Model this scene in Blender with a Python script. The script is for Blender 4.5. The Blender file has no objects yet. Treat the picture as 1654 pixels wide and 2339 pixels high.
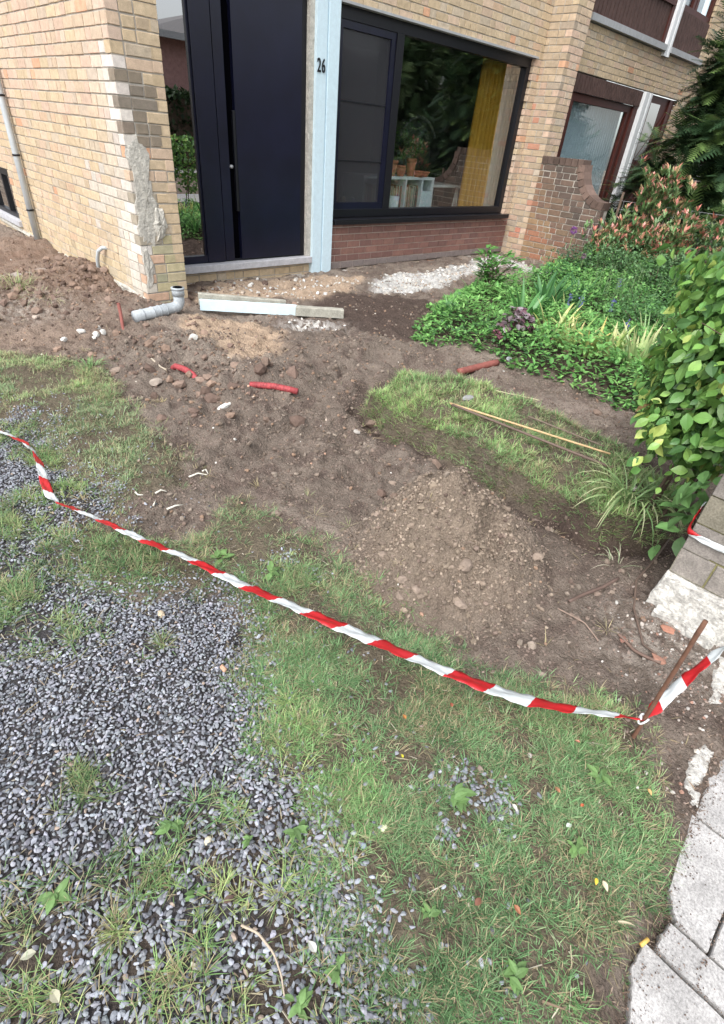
import bpy, bmesh, math, random
import numpy as np
from mathutils import Vector, Matrix
random.seed(7); RNG = np.random.default_rng(11)
SC = bpy.context.scene; COL = SC.collection

# ---------------------------------------------------------------- camera
F_PX, CX_PX, CY_PX = 1194.2, 827.0, 1169.5
YAW, PITCH, ROLL = .8073, .6233, .0975
CAM = np.array([-1.9652, -4.6872, 1.3360])
_f = np.array([math.sin(YAW)*math.cos(PITCH), math.cos(YAW)*math.cos(PITCH), -math.sin(PITCH)])
_r0 = np.array([math.cos(YAW), -math.sin(YAW), 0.]); _u0 = np.cross(_r0, _f)
_r = math.cos(ROLL)*_r0+math.sin(ROLL)*_u0; _u = -math.sin(ROLL)*_r0+math.cos(ROLL)*_u0
cd = bpy.data.cameras.new('camera'); cam = bpy.data.objects.new('camera', cd); COL.objects.link(cam)
cd.sensor_fit = 'VERTICAL'; cd.sensor_height = 36.0; cd.lens = F_PX/2339*36.0
cd.clip_start = .02; cd.clip_end = 500
cam.matrix_world = Matrix(((_r[0], _u[0], -_f[0], CAM[0]), (_r[1], _u[1], -_f[1], CAM[1]), (_r[2], _u[2], -_f[2], CAM[2]), (0, 0, 0, 1)))
SC.camera = cam

# ---------------------------------------------------------------- light
SUN_EL, SUN_AZ = math.radians(52), math.radians(250)     # azimuth from +Y clockwise
w = bpy.data.worlds.new("World"); SC.world = w; w.use_nodes = True
nt = w.node_tree; bg = nt.nodes['Background']
sky = nt.nodes.new('ShaderNodeTexSky'); sky.sky_type = 'NISHITA'; sky.sun_disc = False
sky.sun_elevation = SUN_EL; sky.sun_rotation = SUN_AZ; sky.air_density = 1.0; sky.dust_density = 3.0; sky.ozone_density = 1.0
hs = nt.nodes.new('ShaderNodeHueSaturation'); hs.inputs['Saturation'].default_value = .28; hs.inputs['Value'].default_value = 1.0
nt.links.new(sky.outputs[0], hs.inputs['Color']); nt.links.new(hs.outputs[0], bg.inputs[0]); bg.inputs[1].default_value = .15
sd = bpy.data.lights.new('sun', 'SUN'); sd.energy = .85; sd.angle = math.radians(24); sd.color = (1, .98, .95)
so = bpy.data.objects.new('sun', sd); COL.objects.link(so)
sdir = Vector((math.sin(SUN_AZ)*math.cos(SUN_EL), math.cos(SUN_AZ)*math.cos(SUN_EL), math.sin(SUN_EL)))
so.rotation_euler = sdir.to_track_quat('Z', 'Y').to_euler()
SC.view_settings.view_transform = 'Standard'; SC.view_settings.look = 'None'; SC.view_settings.gamma = 1
SC.view_settings.exposure = 1.28
SC.render.engine = 'CYCLES'

# ---------------------------------------------------------------- helpers
def at(u, v, z=0.):
    """point of the place seen at overview position (u, v), at height z"""
    x, y = u*1.0185, v*1.0185
    d = _f+_r*(x-CX_PX)/F_PX-_u*(y-CY_PX)/F_PX
    t = (z-CAM[2])/d[2]; p = CAM+t*d
    return float(p[0]), float(p[1])
def hash2(ix, iy, s):
    n = (ix.astype(np.int64)*374761393+iy.astype(np.int64)*668265263+s*1274126177) & 0x7fffffff
    n = ((n ^ (n >> 13))*1274126177) & 0x7fffffff
    return ((n ^ (n >> 16)) & 0xffffff)/float(0xffffff)
def vnoise(x, y, s=0):
    x = np.asarray(x, float); y = np.asarray(y, float)
    ix = np.floor(x); iy = np.floor(y); fx = x-ix; fy = y-iy; fx = fx*fx*(3-2*fx); fy = fy*fy*(3-2*fy)
    a = hash2(ix, iy, s); b = hash2(ix+1, iy, s); c = hash2(ix, iy+1, s); d = hash2(ix+1, iy+1, s)
    return (a*(1-fx)+b*fx)*(1-fy)+(c*(1-fx)+d*fx)*fy
def fbm(x, y, s=0, o=4, g=.5):
    t = 0; a = 1; n = 0
    for i in range(o):
        t = t+a*vnoise(x*2**i+i*17.3, y*2**i-i*9.1, s+i); n += a; a *= g
    return t/n
def sm(e0, e1, x):
    t = np.clip((x-e0)/(e1-e0), 0, 1); return t*t*(3-2*t)
def poly(px, z=0.): return np.array([at(a, b, z) for a, b in px])
def sdist(P, X, Y):
    """signed distance to polygon P, positive inside"""
    X = np.asarray(X, float); Y = np.asarray(Y, float); shp = X.shape; X = X.ravel(); Y = Y.ravel()
    d = np.full(X.shape, 1e9); ins = np.zeros(X.shape, bool); n = len(P)
    for i in range(n):
        ax, ay = P[i]; bx, by = P[(i+1) % n]; ex, ey = bx-ax, by-ay
        t = np.clip(((X-ax)*ex+(Y-ay)*ey)/(ex*ex+ey*ey+1e-12), 0, 1)
        d = np.minimum(d, (X-ax-t*ex)**2+(Y-ay-t*ey)**2)
        c = ((ay > Y) != (by > Y)) & (X < (bx-ax)*(Y-ay)/((by-ay) if abs(by-ay) > 1e-12 else 1e-12)+ax)
        ins ^= c
    d = np.sqrt(d); return np.where(ins, d, -d).reshape(shp)
def blobm(u, v, r, X, Y, ry=None, ang=0):
    x0, y0 = at(u, v); dx = X-x0; dy = Y-y0; c, s = math.cos(ang), math.sin(ang)
    a = (dx*c+dy*s)/r; b = (-dx*s+dy*c)/(ry or r)
    return np.exp(-(a*a+b*b))

def new_mat(name): m = bpy.data.materials.new(name); m.use_nodes = True; return m, m.node_tree, m.node_tree.nodes['Principled BSDF']
def N(nt, t, **kw):
    n = nt.nodes.new(t)
    for k, v in kw.items():
        if k in n.inputs: n.inputs[k].default_value = v
        else: setattr(n, k, v)
    return n
def mat(name, color=(.5, .5, .5), rough=.6, attr=False, var=.25, nscale=20., bump=0., bscale=60., metal=0., transl=0., spec=.5, fine=None, bdist=.01, coat=0.):
    """object-space noise varies the colour; attr=True takes the colour from each face corner's own 'Col'"""
    m, nt, p = new_mat(name); L = nt.links
    tc = N(nt, 'ShaderNodeTexCoord'); src = None
    n1 = N(nt, 'ShaderNodeTexNoise', Scale=nscale, Detail=6., Roughness=.6); L.new(tc.outputs['Object'], n1.inputs['Vector'])
    mr = N(nt, 'ShaderNodeMapRange'); mr.inputs[1].default_value = .25; mr.inputs[2].default_value = .75
    mr.inputs[3].default_value = 1-var; mr.inputs[4].default_value = 1+var; L.new(n1.outputs[0], mr.inputs[0])
    vm = N(nt, 'ShaderNodeVectorMath', operation='SCALE'); L.new(mr.outputs[0], vm.inputs['Scale'])
    if attr:
        a = N(nt, 'ShaderNodeAttribute'); a.attribute_name = 'Col'; L.new(a.outputs['Color'], vm.inputs[0])
    else: vm.inputs[0].default_value = color[:3]
    out = vm.outputs[0]
    if fine:
        n2 = N(nt, 'ShaderNodeTexNoise', Scale=fine[0], Detail=4., Roughness=.7); L.new(tc.outputs['Object'], n2.inputs['Vector'])
        m2 = N(nt, 'ShaderNodeMapRange'); m2.inputs[1].default_value = .3; m2.inputs[2].default_value = .7
        m2.inputs[3].default_value = 1-fine[1]; m2.inputs[4].default_value = 1+fine[1]; L.new(n2.outputs[0], m2.inputs[0])
        v2 = N(nt, 'ShaderNodeVectorMath', operation='SCALE'); L.new(out, v2.inputs[0]); L.new(m2.outputs[0], v2.inputs['Scale']); out = v2.outputs[0]
    L.new(out, p.inputs['Base Color'])
    p.inputs['Roughness'].default_value = rough; p.inputs['Metallic'].default_value = metal
    p.inputs['Specular IOR Level'].default_value = spec; p.inputs['Coat Weight'].default_value = coat
    if bump:
        b = N(nt, 'ShaderNodeBump', Strength=bump, Distance=bdist); n3 = N(nt, 'ShaderNodeTexNoise', Scale=bscale, Detail=5., Roughness=.65)
        L.new(tc.outputs['Object'], n3.inputs['Vector']); L.new(n3.outputs[0], b.inputs['Height']); L.new(b.outputs[0], p.inputs['Normal'])
    if transl:
        tr = N(nt, 'ShaderNodeBsdfTranslucent'); L.new(out, tr.inputs['Color']); mx = N(nt, 'ShaderNodeMixShader'); mx.inputs[0].default_value = transl
        L.new(p.outputs[0], mx.inputs[1]); L.new(tr.outputs[0], mx.inputs[2]); L.new(mx.outputs[0], nt.nodes['Material Output'].inputs[0])
    return m
def glass_mat(name, tint=(.9, .95, .95), base=.06, boost=1.0, rough=0.):
    m, nt, p = new_mat(name); L = nt.links; nt.nodes.remove(p)
    g = N(nt, 'ShaderNodeBsdfGlossy', Roughness=rough); t = N(nt, 'ShaderNodeBsdfTransparent'); t.inputs[0].default_value = (*tint, 1)
    fr = N(nt, 'ShaderNodeFresnel', IOR=1.5); mth = N(nt, 'ShaderNodeMath', operation='MULTIPLY_ADD'); mth.inputs[1].default_value = boost; mth.inputs[2].default_value = base
    L.new(fr.outputs[0], mth.inputs[0]); mx = N(nt, 'ShaderNodeMixShader'); mth.use_clamp = True; ge = N(nt, 'ShaderNodeNewGeometry'); sb = N(nt, 'ShaderNodeMath', operation='SUBTRACT'); sb.use_clamp = True; L.new(mth.outputs[0], sb.inputs[0]); L.new(ge.outputs['Backfacing'], sb.inputs[1]); mth = sb
    L.new(mth.outputs[0], mx.inputs[0]); L.new(t.outputs[0], mx.inputs[1]); L.new(g.outputs[0], mx.inputs[2])
    L.new(mx.outputs[0], nt.nodes['Material Output'].inputs[0]); return m

def tag(o, label=None, cat=None, group=None, kind=None):
    if label: o['label'] = label
    if cat: o['category'] = cat
    if group: o['group'] = group
    if kind: o['kind'] = kind
    return o
def empty(name, loc, label, cat, group=None):
    o = bpy.data.objects.new(name, None); COL.objects.link(o); o.location = loc; o.empty_display_size = .1
    bpy.context.view_layer.update(); return tag(o, label, cat, group)
def link(name, me, mats, parent=None, smooth=None):
    for m in (mats if isinstance(mats, (list, tuple)) else [mats]): me.materials.append(m)
    if smooth is not None: me.polygons.foreach_set('use_smooth', np.full(len(me.polygons), bool(smooth)))
    o = bpy.data.objects.new(name, me); COL.objects.link(o)
    if parent is not None:
        o.parent = parent; T = Vector((0, 0, 0)); q = parent
        while q is not None: T += q.location; q = q.parent
        o.location = -T
    return o
def big(name, V, F, mats, C=None, parent=None, smooth=False, mi=None):
    """mesh from numpy arrays: V (n,3), F (m,k) equal sided faces, C (n,3) colours"""
    V = np.ascontiguousarray(V, np.float32); F = np.ascontiguousarray(F, np.int32); m, k = F.shape
    me = bpy.data.meshes.new(name); me.vertices.add(len(V)); me.vertices.foreach_set('co', V.ravel())
    me.loops.add(m*k); me.loops.foreach_set('vertex_index', F.ravel())
    me.polygons.add(m); me.polygons.foreach_set('loop_start', np.arange(m, dtype=np.int32)*k)
    if mi is not None: me.polygons.foreach_set('material_index', np.ascontiguousarray(mi, np.int32))
    me.update(calc_edges=True)
    if C is not None:
        a = me.color_attributes.new('Col', 'FLOAT_COLOR', 'POINT'); a.data.foreach_set('color', np.hstack([C, np.ones((len(C), 1))]).astype(np.float32).ravel())
    return link(name, me, mats, parent, smooth)
class MB:
    """collects shapes into one mesh"""
    def __init__(s): s.v = []; s.f = []; s.c = []; s.m = []; s.sm = []
    def add(s, V, F, c=(1, 1, 1), m=0, sm=False):
        b = len(s.v); s.v += [tuple(map(float, p)) for p in V]; s.c += [tuple(c)]*len(V)
        for f in F: s.f.append(tuple(b+i for i in f)); s.m.append(m); s.sm.append(sm)
    def box(s, lo, hi, c=(1, 1, 1), m=0, bev=0., jit=0.):
        lo = np.minimum(lo, hi).astype(float) if False else np.array(lo, float); hi = np.array(hi, float)
        lo, hi = np.minimum(lo, hi), np.maximum(lo, hi)
        if bev <= 0:
            V = [(x, y, z) for x in (lo[0], hi[0]) for y in (lo[1], hi[1]) for z in (lo[2], hi[2])]
            s.add(V, [(0, 1, 3, 2), (4, 6, 7, 5), (0, 4, 5, 1), (2, 3, 7, 6), (0, 2, 6, 4), (1, 5, 7, 3)], c, m)
        else:
            bm = bmesh.new(); bmesh.ops.create_cube(bm, size=1)
            for q in bm.verts: q.co = Vector([(lo[i]+hi[i])/2+q.co[i]*(hi[i]-lo[i]) for i in range(3)])
            bmesh.ops.bevel(bm, geom=bm.edges[:], offset=bev, segments=2, affect='EDGES', profile=.6); bm.verts.ensure_lookup_table()
            V = [tuple(q.co) for q in bm.verts]
            if jit: V = [tuple(a+random.uniform(-jit, jit) for a in q) for q in V]
            s.add(V, [[q.index for q in f.verts] for f in bm.faces], c, m); bm.free()
        return s
    def tube(s, pts, r, n=8, c=(1, 1, 1), m=0, caps=True, sm=True, tw=0.):
        pts = [Vector(p) for p in pts]; rr = r if isinstance(r, (list, tuple)) else [r]*len(pts)
        V = []; t0 = (pts[1]-pts[0]).normalized(); up = Vector((0, 0, 1)) if abs(t0.z) < .9 else (Vector((1, 0, 0)) if abs(t0.x) < .7 else Vector((0, 1, 0)))
        for i, p in enumerate(pts):
            t = (pts[min(i+1, len(pts)-1)]-pts[max(i-1, 0)]).normalized(); a = t.cross(up).normalized(); b = a.cross(t).normalized(); up = b
            for j in range(n):
                q = 2*math.pi*j/n+tw*i; V.append(p+(a*math.cos(q)+b*math.sin(q))*rr[i])
        F = [(i*n+j, i*n+(j+1) % n, (i+1)*n+(j+1) % n, (i+1)*n+j) for i in range(len(pts)-1) for j in range(n)]
        if caps: F += [tuple(range(n))[::-1], tuple((len(pts)-1)*n+j for j in range(n))]
        s.add(V, F, c, m, sm); return s
    def prism(s, P, d0, d1, axis=2, c=(1, 1, 1), m=0):
        """polygon P of pairs, extruded along axis between d0 and d1"""
        def q(a, b, d): return {2: (a, b, d), 1: (a, d, b), 0: (d, a, b)}[axis]
        n = len(P); V = [q(a, b, d0) for a, b in P]+[q(a, b, d1) for a, b in P]
        s.add(V, [tuple(range(n))[::-1], tuple(range(n, 2*n))]+[(i, (i+1) % n, n+(i+1) % n, n+i) for i in range(n)], c, m); return s
    def build(s, name, mats, parent=None, fix=True):
        me = bpy.data.meshes.new(name); me.from_pydata(s.v, [], s.f)
        a = me.color_attributes.new('Col', 'FLOAT_COLOR', 'POINT'); a.data.foreach_set('color', np.hstack([np.array(s.c), np.ones((len(s.c), 1))]).astype(np.float32).ravel())
        me.polygons.foreach_set('material_index', s.m); me.polygons.foreach_set('use_smooth', s.sm)
        if fix:
            bm = bmesh.new(); bm.from_mesh(me); bmesh.ops.recalc_face_normals(bm, faces=bm.faces[:]); bm.to_mesh(me); bm.free()
        return link(name, me, mats, parent)
def ico(sub=1):
    bm = bmesh.new(); bmesh.ops.create_icosphere(bm, subdivisions=sub, radius=1); bm.verts.ensure_lookup_table()
    V = np.array([v.co[:] for v in bm.verts]); Fc = np.array([[v.index for v in f.verts] for f in bm.faces]); bm.free(); return V, Fc
def rock_shape(rng, sub=2, rough=.25, flat=.7, facet=5):
    V, Fc = ico(sub)
    for k in range(facet):
        n = rng.normal(size=3); n /= np.linalg.norm(n); d = rng.uniform(.50, .80); t = V@n; V = V-np.outer(np.maximum(t-d, 0), n)
    V = V*(1+rough*(rng.random((len(V), 1))-.5)); V = V*np.array([1, rng.uniform(.6, .95), flat]); return V, Fc
def rotm(rng, n, tilt=.5):
    """n random rotation matrices: spin about Z, then a tilt"""
    a = rng.random(n)*2*np.pi; t = rng.normal(size=n)*tilt; b = rng.random(n)*2*np.pi
    ca, sa, ct, st, cb, sb = np.cos(a), np.sin(a), np.cos(t), np.sin(t), np.cos(b), np.sin(b); z = np.zeros(n); o = np.ones(n)
    Rz = np.stack([ca, -sa, z, sa, ca, z, z, z, o], -1).reshape(n, 3, 3); Rx = np.stack([o, z, z, z, ct, -st, z, st, ct], -1).reshape(n, 3, 3)
    Rb = np.stack([cb, -sb, z, sb, cb, z, z, z, o], -1).reshape(n, 3, 3); return Rb@Rx@Rz
def frames(D, up=None):
    """matrices whose Y column runs along D and whose Z leans to up"""
    D = D/np.linalg.norm(D, axis=1, keepdims=True); up = np.array([[0, 0, 1.]]) if up is None else up
    X = np.cross(D, np.broadcast_to(up, D.shape)); X /= (np.linalg.norm(X, axis=1, keepdims=True)+1e-9); Z = np.cross(X, D); return np.stack([X, D, Z], -1)
def scatter(name, T, P, R, S, C, mats, parent=None, smooth=False, kind=None, cvar=None, tipc=None):
    """copies of the little shape T=(V,F) at P, turned by R, sized by S, as one mesh"""
    V, Fc = T; n = len(P); S = np.asarray(S); S = S[:, None, None] if S.ndim == 1 else S[:, None, :]
    VV = np.einsum('nij,nkj->nki', R, V[None]*S)+P[:, None, :]; k = len(V)
    FF = (Fc[None]+(np.arange(n)*k)[:, None, None]).reshape(-1, Fc.shape[1])
    CC = np.repeat(C[:, None, :], k, 1)
    if tipc is not None: CC = CC*tipc[None, :, None]
    return VV.reshape(-1, 3), FF, CC.reshape(-1, 3)
def merge(parts):
    V = []; Fc = []; C = []; b = 0
    for v, f, c in parts: V.append(v); Fc.append(f+b); C.append(c); b += len(v)
    return np.vstack(V), np.vstack(Fc), np.vstack(C)

# small shapes ---------------------------------------------------
def leaf_shape(w=.5, fold=.12, curl=.15, n=4, tipw=.0, pk=.45):
    """leaf of length 1 along +Y, midrib folded, two rows of faces (triangles)"""
    V = []; F = []
    for i in range(n+1):
        t = i/n; x = w/2*math.sin(math.pi*min(1, t**(math.log(.5)/math.log(pk))))+tipw*(1-t) if 0 < i < n else (.0 if i == n else .01)
        z = -curl*t*t; V += [(-x, t, z+fold*x*2), (0, t, z), (x, t, z+fold*x*2)]
    for i in range(n):
        a = i*3; b = a+3
        for j in (0, 1): F += [(a+j, a+j+1, b+j+1), (a+j, b+j+1, b+j)]
    return np.array(V), np.array(F)
BLADE = (np.array([(-.5, 0, 0), (.5, 0, 0), (-.4, .5, -.05), (.4, .5, -.05), (0, 1, -.22)]), np.array([(0, 1, 3), (0, 3, 2), (2, 3, 4)]))
def ribbons(P, D, L, W, droop, C, nseg=6, fold=.25, tipc=None, basec=None):
    """arching strap leaves; arrays of n. returns V,F,C"""
    n = len(P); droop = np.zeros(n)+droop; D = D/np.linalg.norm(D, axis=1, keepdims=True); side = np.cross(D, [0, 0, 1.]); side /= (np.linalg.norm(side, axis=1, keepdims=True)+1e-9)
    cur = P.copy(); d = D.copy(); V = []; CC = []
    for i in range(nseg+1):
        t = i/nseg; w = W*(1-t**2.2)*(.55+.45*min(1, t*4)); nrm = np.cross(side, d)
        V += [cur-side*w[:, None]/2+nrm*w[:, None]*fold, cur, cur+side*w[:, None]/2+nrm*w[:, None]*fold]
        c = C.copy()
        if tipc is not None: c = c*(1-t**2.5)+tipc*t**2.5
        if basec is not None: c = c*min(1, t*4)+basec*(1-min(1, t*4))
        CC += [c]*3; cur = cur+d*(L/nseg)[:, None]; d = d+np.array([0, 0, -1.])*(droop/nseg)[:, None]; d /= np.linalg.norm(d, axis=1, keepdims=True)
    k = 3*(nseg+1); V = np.stack(V, 1).reshape(-1, 3); CC = np.stack(CC, 1).reshape(-1, 3); f = []
    for i in range(nseg):
        a = 3*i; b = a+3
        for j in (0, 1): f += [(a+j, a+j+1, b+j+1), (a+j, b+j+1, b+j)]
    f = np.array(f); return V, (f[None]+(np.arange(n)*k)[:, None, None]).reshape(-1, 3), CC

# ---------------------------------------------------------------- materials
M = {}
M['soil'] = mat('bare soil', attr=True, rough=.95, var=.22, nscale=9, fine=(140, .32), bump=1.0, bscale=62, bdist=.028, spec=.12)
M['crumb'] = mat('soil crumbs', attr=True, rough=.95, var=.2, nscale=60, bump=.5, bscale=180, bdist=.004, spec=.15)
M['pebble'] = mat('grey pebbles', attr=True, rough=.72, var=.16, nscale=90, bump=.2, bscale=300, bdist=.002, spec=.18)
M['stone'] = mat('loose stone', attr=True, rough=.85, var=.25, nscale=40, bump=.5, bscale=120, bdist=.006, spec=.3)
M['grass'] = mat('grass blades', attr=True, rough=.6, var=.15, nscale=6, transl=.3, spec=.25)
M['leaf'] = mat('green leaves', attr=True, rough=.5, var=.16, nscale=25, transl=.28, spec=.35)
M['glossleaf'] = mat('shiny leaves', attr=True, rough=.38, var=.16, nscale=40, transl=.22, spec=.45, bump=.25, bscale=160, bdist=.003)
M['bark'] = mat('bark', (.10, .07, .05), rough=.9, bump=.6, bscale=80, var=.3)
M['brick'] = mat('hand made brick', attr=True, rough=.88, var=.2, nscale=22, fine=(160, .14), bump=.55, bscale=110, bdist=.005, spec=.25)
M['mortar'] = mat('mortar', (.44, .41, .36), rough=.95, var=.25, nscale=14, bump=.6, bscale=150, bdist=.004, spec=.1)
M['lightmortar'] = mat('pale mortar', (.50, .43, .38), rough=.95, var=.12, nscale=20, bump=.4, bscale=150, bdist=.003, spec=.1)
M['cement'] = mat('rough cement', (.47, .45, .40), rough=.95, var=.3, nscale=18, fine=(90, .2), bump=.9, bscale=45, bdist=.015, spec=.15)
M['navy'] = mat('dark blue door paint', (.0055, .0065, .020), rough=.3, var=.30, nscale=5, bump=.03, bscale=300, spec=.45)
M['black'] = mat('black frame', (.004, .0045, .008), rough=.42, var=.1, spec=.45)
M['void'] = mat('dark gap', (.002, .002, .003), rough=.9, var=0, spec=0)
M['paleblue'] = mat('pale blue paint', (.56, .70, .77), rough=.6, var=.07, nscale=25, fine=(140, .05), bump=.2, bscale=90, bdist=.003)
M['white'] = mat('white paint', (.72, .74, .75), rough=.5, var=.05, bump=.06)
M['sillstone'] = mat('blue stone sill', (.42, .42, .44), rough=.8, var=.18, nscale=20, fine=(120, .14), bump=.3, bscale=90, bdist=.004)
M['zinc'] = mat('grey sill', (.34, .35, .36), rough=.6, var=.15)
M['brown'] = mat('dark brown boards', (.085, .052, .045), rough=.75, spec=.2, var=.3, nscale=10, bump=.2, bscale=60)
M['mahogany'] = mat('mahogany frame', (.070, .020, .015), rough=.5, spec=.25, var=.2, nscale=12)
M['pvc'] = mat('grey drain pipe', (.34, .37, .39), rough=.6, var=.28, nscale=14, fine=(80, .2))
M['downpipe'] = mat('zinc downpipe', (.46, .50, .52), rough=.5, var=.1, nscale=15, metal=.2)
M['conduit'] = mat('red conduit', (.30, .045, .05), rough=.7, var=.4, nscale=22, fine=(80, .35))
M['rustypipe'] = mat('old brownish red pipe', (.23, .075, .06), rough=.8, var=.3, nscale=30)
M['rust'] = mat('rusty steel', (.13, .062, .038), rough=.9, var=.4, nscale=45, bump=.6, bscale=200, bdist=.002)
M['clay'] = mat('terracotta', (.50, .17, .09), rough=.8, var=.2, nscale=14)
M['glass'] = glass_mat('window glass', (.88, .92, .92), .19, 1.4)
M['darkglass'] = glass_mat('sidelight glass', (.50, .55, .57), .48, 1.5)
M['nglass'] = glass_mat('neighbour glass', (.85, .9, .9), .12, 1.2)
M['curtain'] = mat('mustard curtain', (.62, .33, .035), rough=.85, var=.12, nscale=6, transl=.25)
M['sheer'] = mat('beige sheer curtain', (.60, .56, .48), rough=.9, var=.06, transl=.3)
M['net'] = mat('white net curtain', (.62, .68, .74), rough=.9, var=.06, nscale=3, transl=.2)
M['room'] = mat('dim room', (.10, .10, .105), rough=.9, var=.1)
M['slab'] = mat('concrete slab', (.375, .365, .355), rough=.9, var=.26, nscale=11, fine=(210, .42), bump=.35, bscale=140, bdist=.004, spec=.2)
M['asphalt'] = mat('asphalt', (.06, .06, .062), rough=.9, var=.2, nscale=8, bump=.3, bscale=120)
M['cane'] = mat('garden cane', attr=True, rough=.7, var=.2, nscale=40)
M['plain'] = mat('coloured things', attr=True, rough=.6, var=.12, nscale=30)
M['roof'] = mat('roof tiles', (.20, .19, .19), rough=.8, var=.2)
def screen_mat():
    m, nt, p = new_mat('insect screen'); L = nt.links
    p.inputs['Base Color'].default_value = (.030, .030, .036, 1); p.inputs['Roughness'].default_value = .55
    t = N(nt, 'ShaderNodeBsdfTransparent'); mx = N(nt, 'ShaderNodeMixShader'); mx.inputs[0].default_value = .50
    L.new(t.outputs[0], mx.inputs[1]); L.new(p.outputs[0], mx.inputs[2]); L.new(mx.outputs[0], nt.nodes['Material Output'].inputs[0]); return m
M['screen'] = screen_mat()

# ================================================================ GROUND
Z_STRIP = [(835, 885), (905, 845), (1000, 855), (1080, 862), (1150, 895), (1240, 925), (1330, 968), (1400, 1000), (1440, 1050), (1540, 1115), (1540, 1150), (1440, 1165), (1345, 1158), (1285, 1120), (1200, 1078), (1120, 1035), (1040, 992), (960, 948), (890, 925)]
Z_MAIN = [(120, 1200), (170, 1165), (250, 1190), (300, 1195), (380, 1200), (440, 1205), (490, 1150), (520, 1120), (560, 1150), (600, 1150), (650, 1190), (700, 1205), (740, 1250), (800, 1290), (820, 1320), (850, 1370), (900, 1410), (980, 1440), (1010, 1490), (1080, 1525), (1200, 1535), (1290, 1550), (1390, 1590), (1425, 1650), (1450, 1740), (1482, 1800), (1490, 1900), (1480, 2010), (1400, 2060), (1370, 2120), (1330, 2200), (1370, 2330), (900, 2330), (860, 2250), (800, 2120), (740, 2040), (700, 1930), (690, 1840), (640, 1760), (590, 1680), (600, 1600), (545, 1560), (530, 1520), (560, 1480), (540, 1400), (500, 1350), (420, 1330), (330, 1345), (230, 1340), (150, 1320), (120, 1260)]
Z_LEFT = [(-300, 790), (60, 792), (150, 800), (220, 815), (260, 860), (300, 930), (360, 985), (410, 1030), (400, 1080), (330, 1105), (250, 1115), (225, 1070), (130, 1030), (100, 960), (40, 935), (-300, 930)]
Z_GRAVEL = [(-300, 930), (0, 940), (60, 940), (105, 965), (120, 1030), (180, 1070), (230, 1090), (240, 1130), (190, 1160), (130, 1200), (130, 1260), (190, 1330), (330, 1350), (420, 1335), (500, 1350), (545, 1400), (560, 1470), (540, 1540), (600, 1600), (590, 1680), (640, 1760), (690, 1840), (710, 1930), (760, 2040), (830, 2150), (900, 2340), (300, 2700), (-900, 2700), (-900, 930)]
Z_BED = [(945, 735), (985, 690), (1050, 650), (1120, 640), (1180, 640), (1240, 615), (1290, 610), (1320, 585), (1420, 560), (1600, 640), (1620, 800), (1500, 960), (1430, 915), (1340, 880), (1250, 850), (1180, 830), (1120, 800), (1050, 785), (960, 765)]
Z_SAND = [(430, 700), (560, 705), (640, 740), (640, 790), (610, 805), (520, 815), (480, 790), (430, 760), (400, 720)]
Z_SAND2 = [(420, 645), (560, 625), (700, 612), (820, 620), (800, 650), (720, 668), (640, 662), (440, 668)]
Z_WHITE = [(830, 640), (870, 612), (960, 605), (1040, 592), (1110, 570), (1180, 590), (1260, 612), (1200, 612), (1130, 596), (1050, 615), (1000, 640), (900, 655), (840, 655)]
Z_DARK = [(690, 670), (760, 655), (880, 658), (960, 668), (990, 690), (950, 740), (930, 760), (820, 745), (770, 715), (700, 690)]
POLY = {k: poly(v, .07 if k == 'strip' else 0.) for k, v in dict(strip=Z_STRIP, main=Z_MAIN, left=Z_LEFT, gravel=Z_GRAVEL, bed=Z_BED, sand=Z_SAND, sand2=Z_SAND2, white=Z_WHITE, dark=Z_DARK).items()}
MX, MY = at(1015, 1075, .32)[0], at(1015, 1075, .32)[1]      # mound peak
def wob(X, Y, s=5., a=.04): return (fbm(X*s, Y*s, 31, 3)-.5)*2*a
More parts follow.
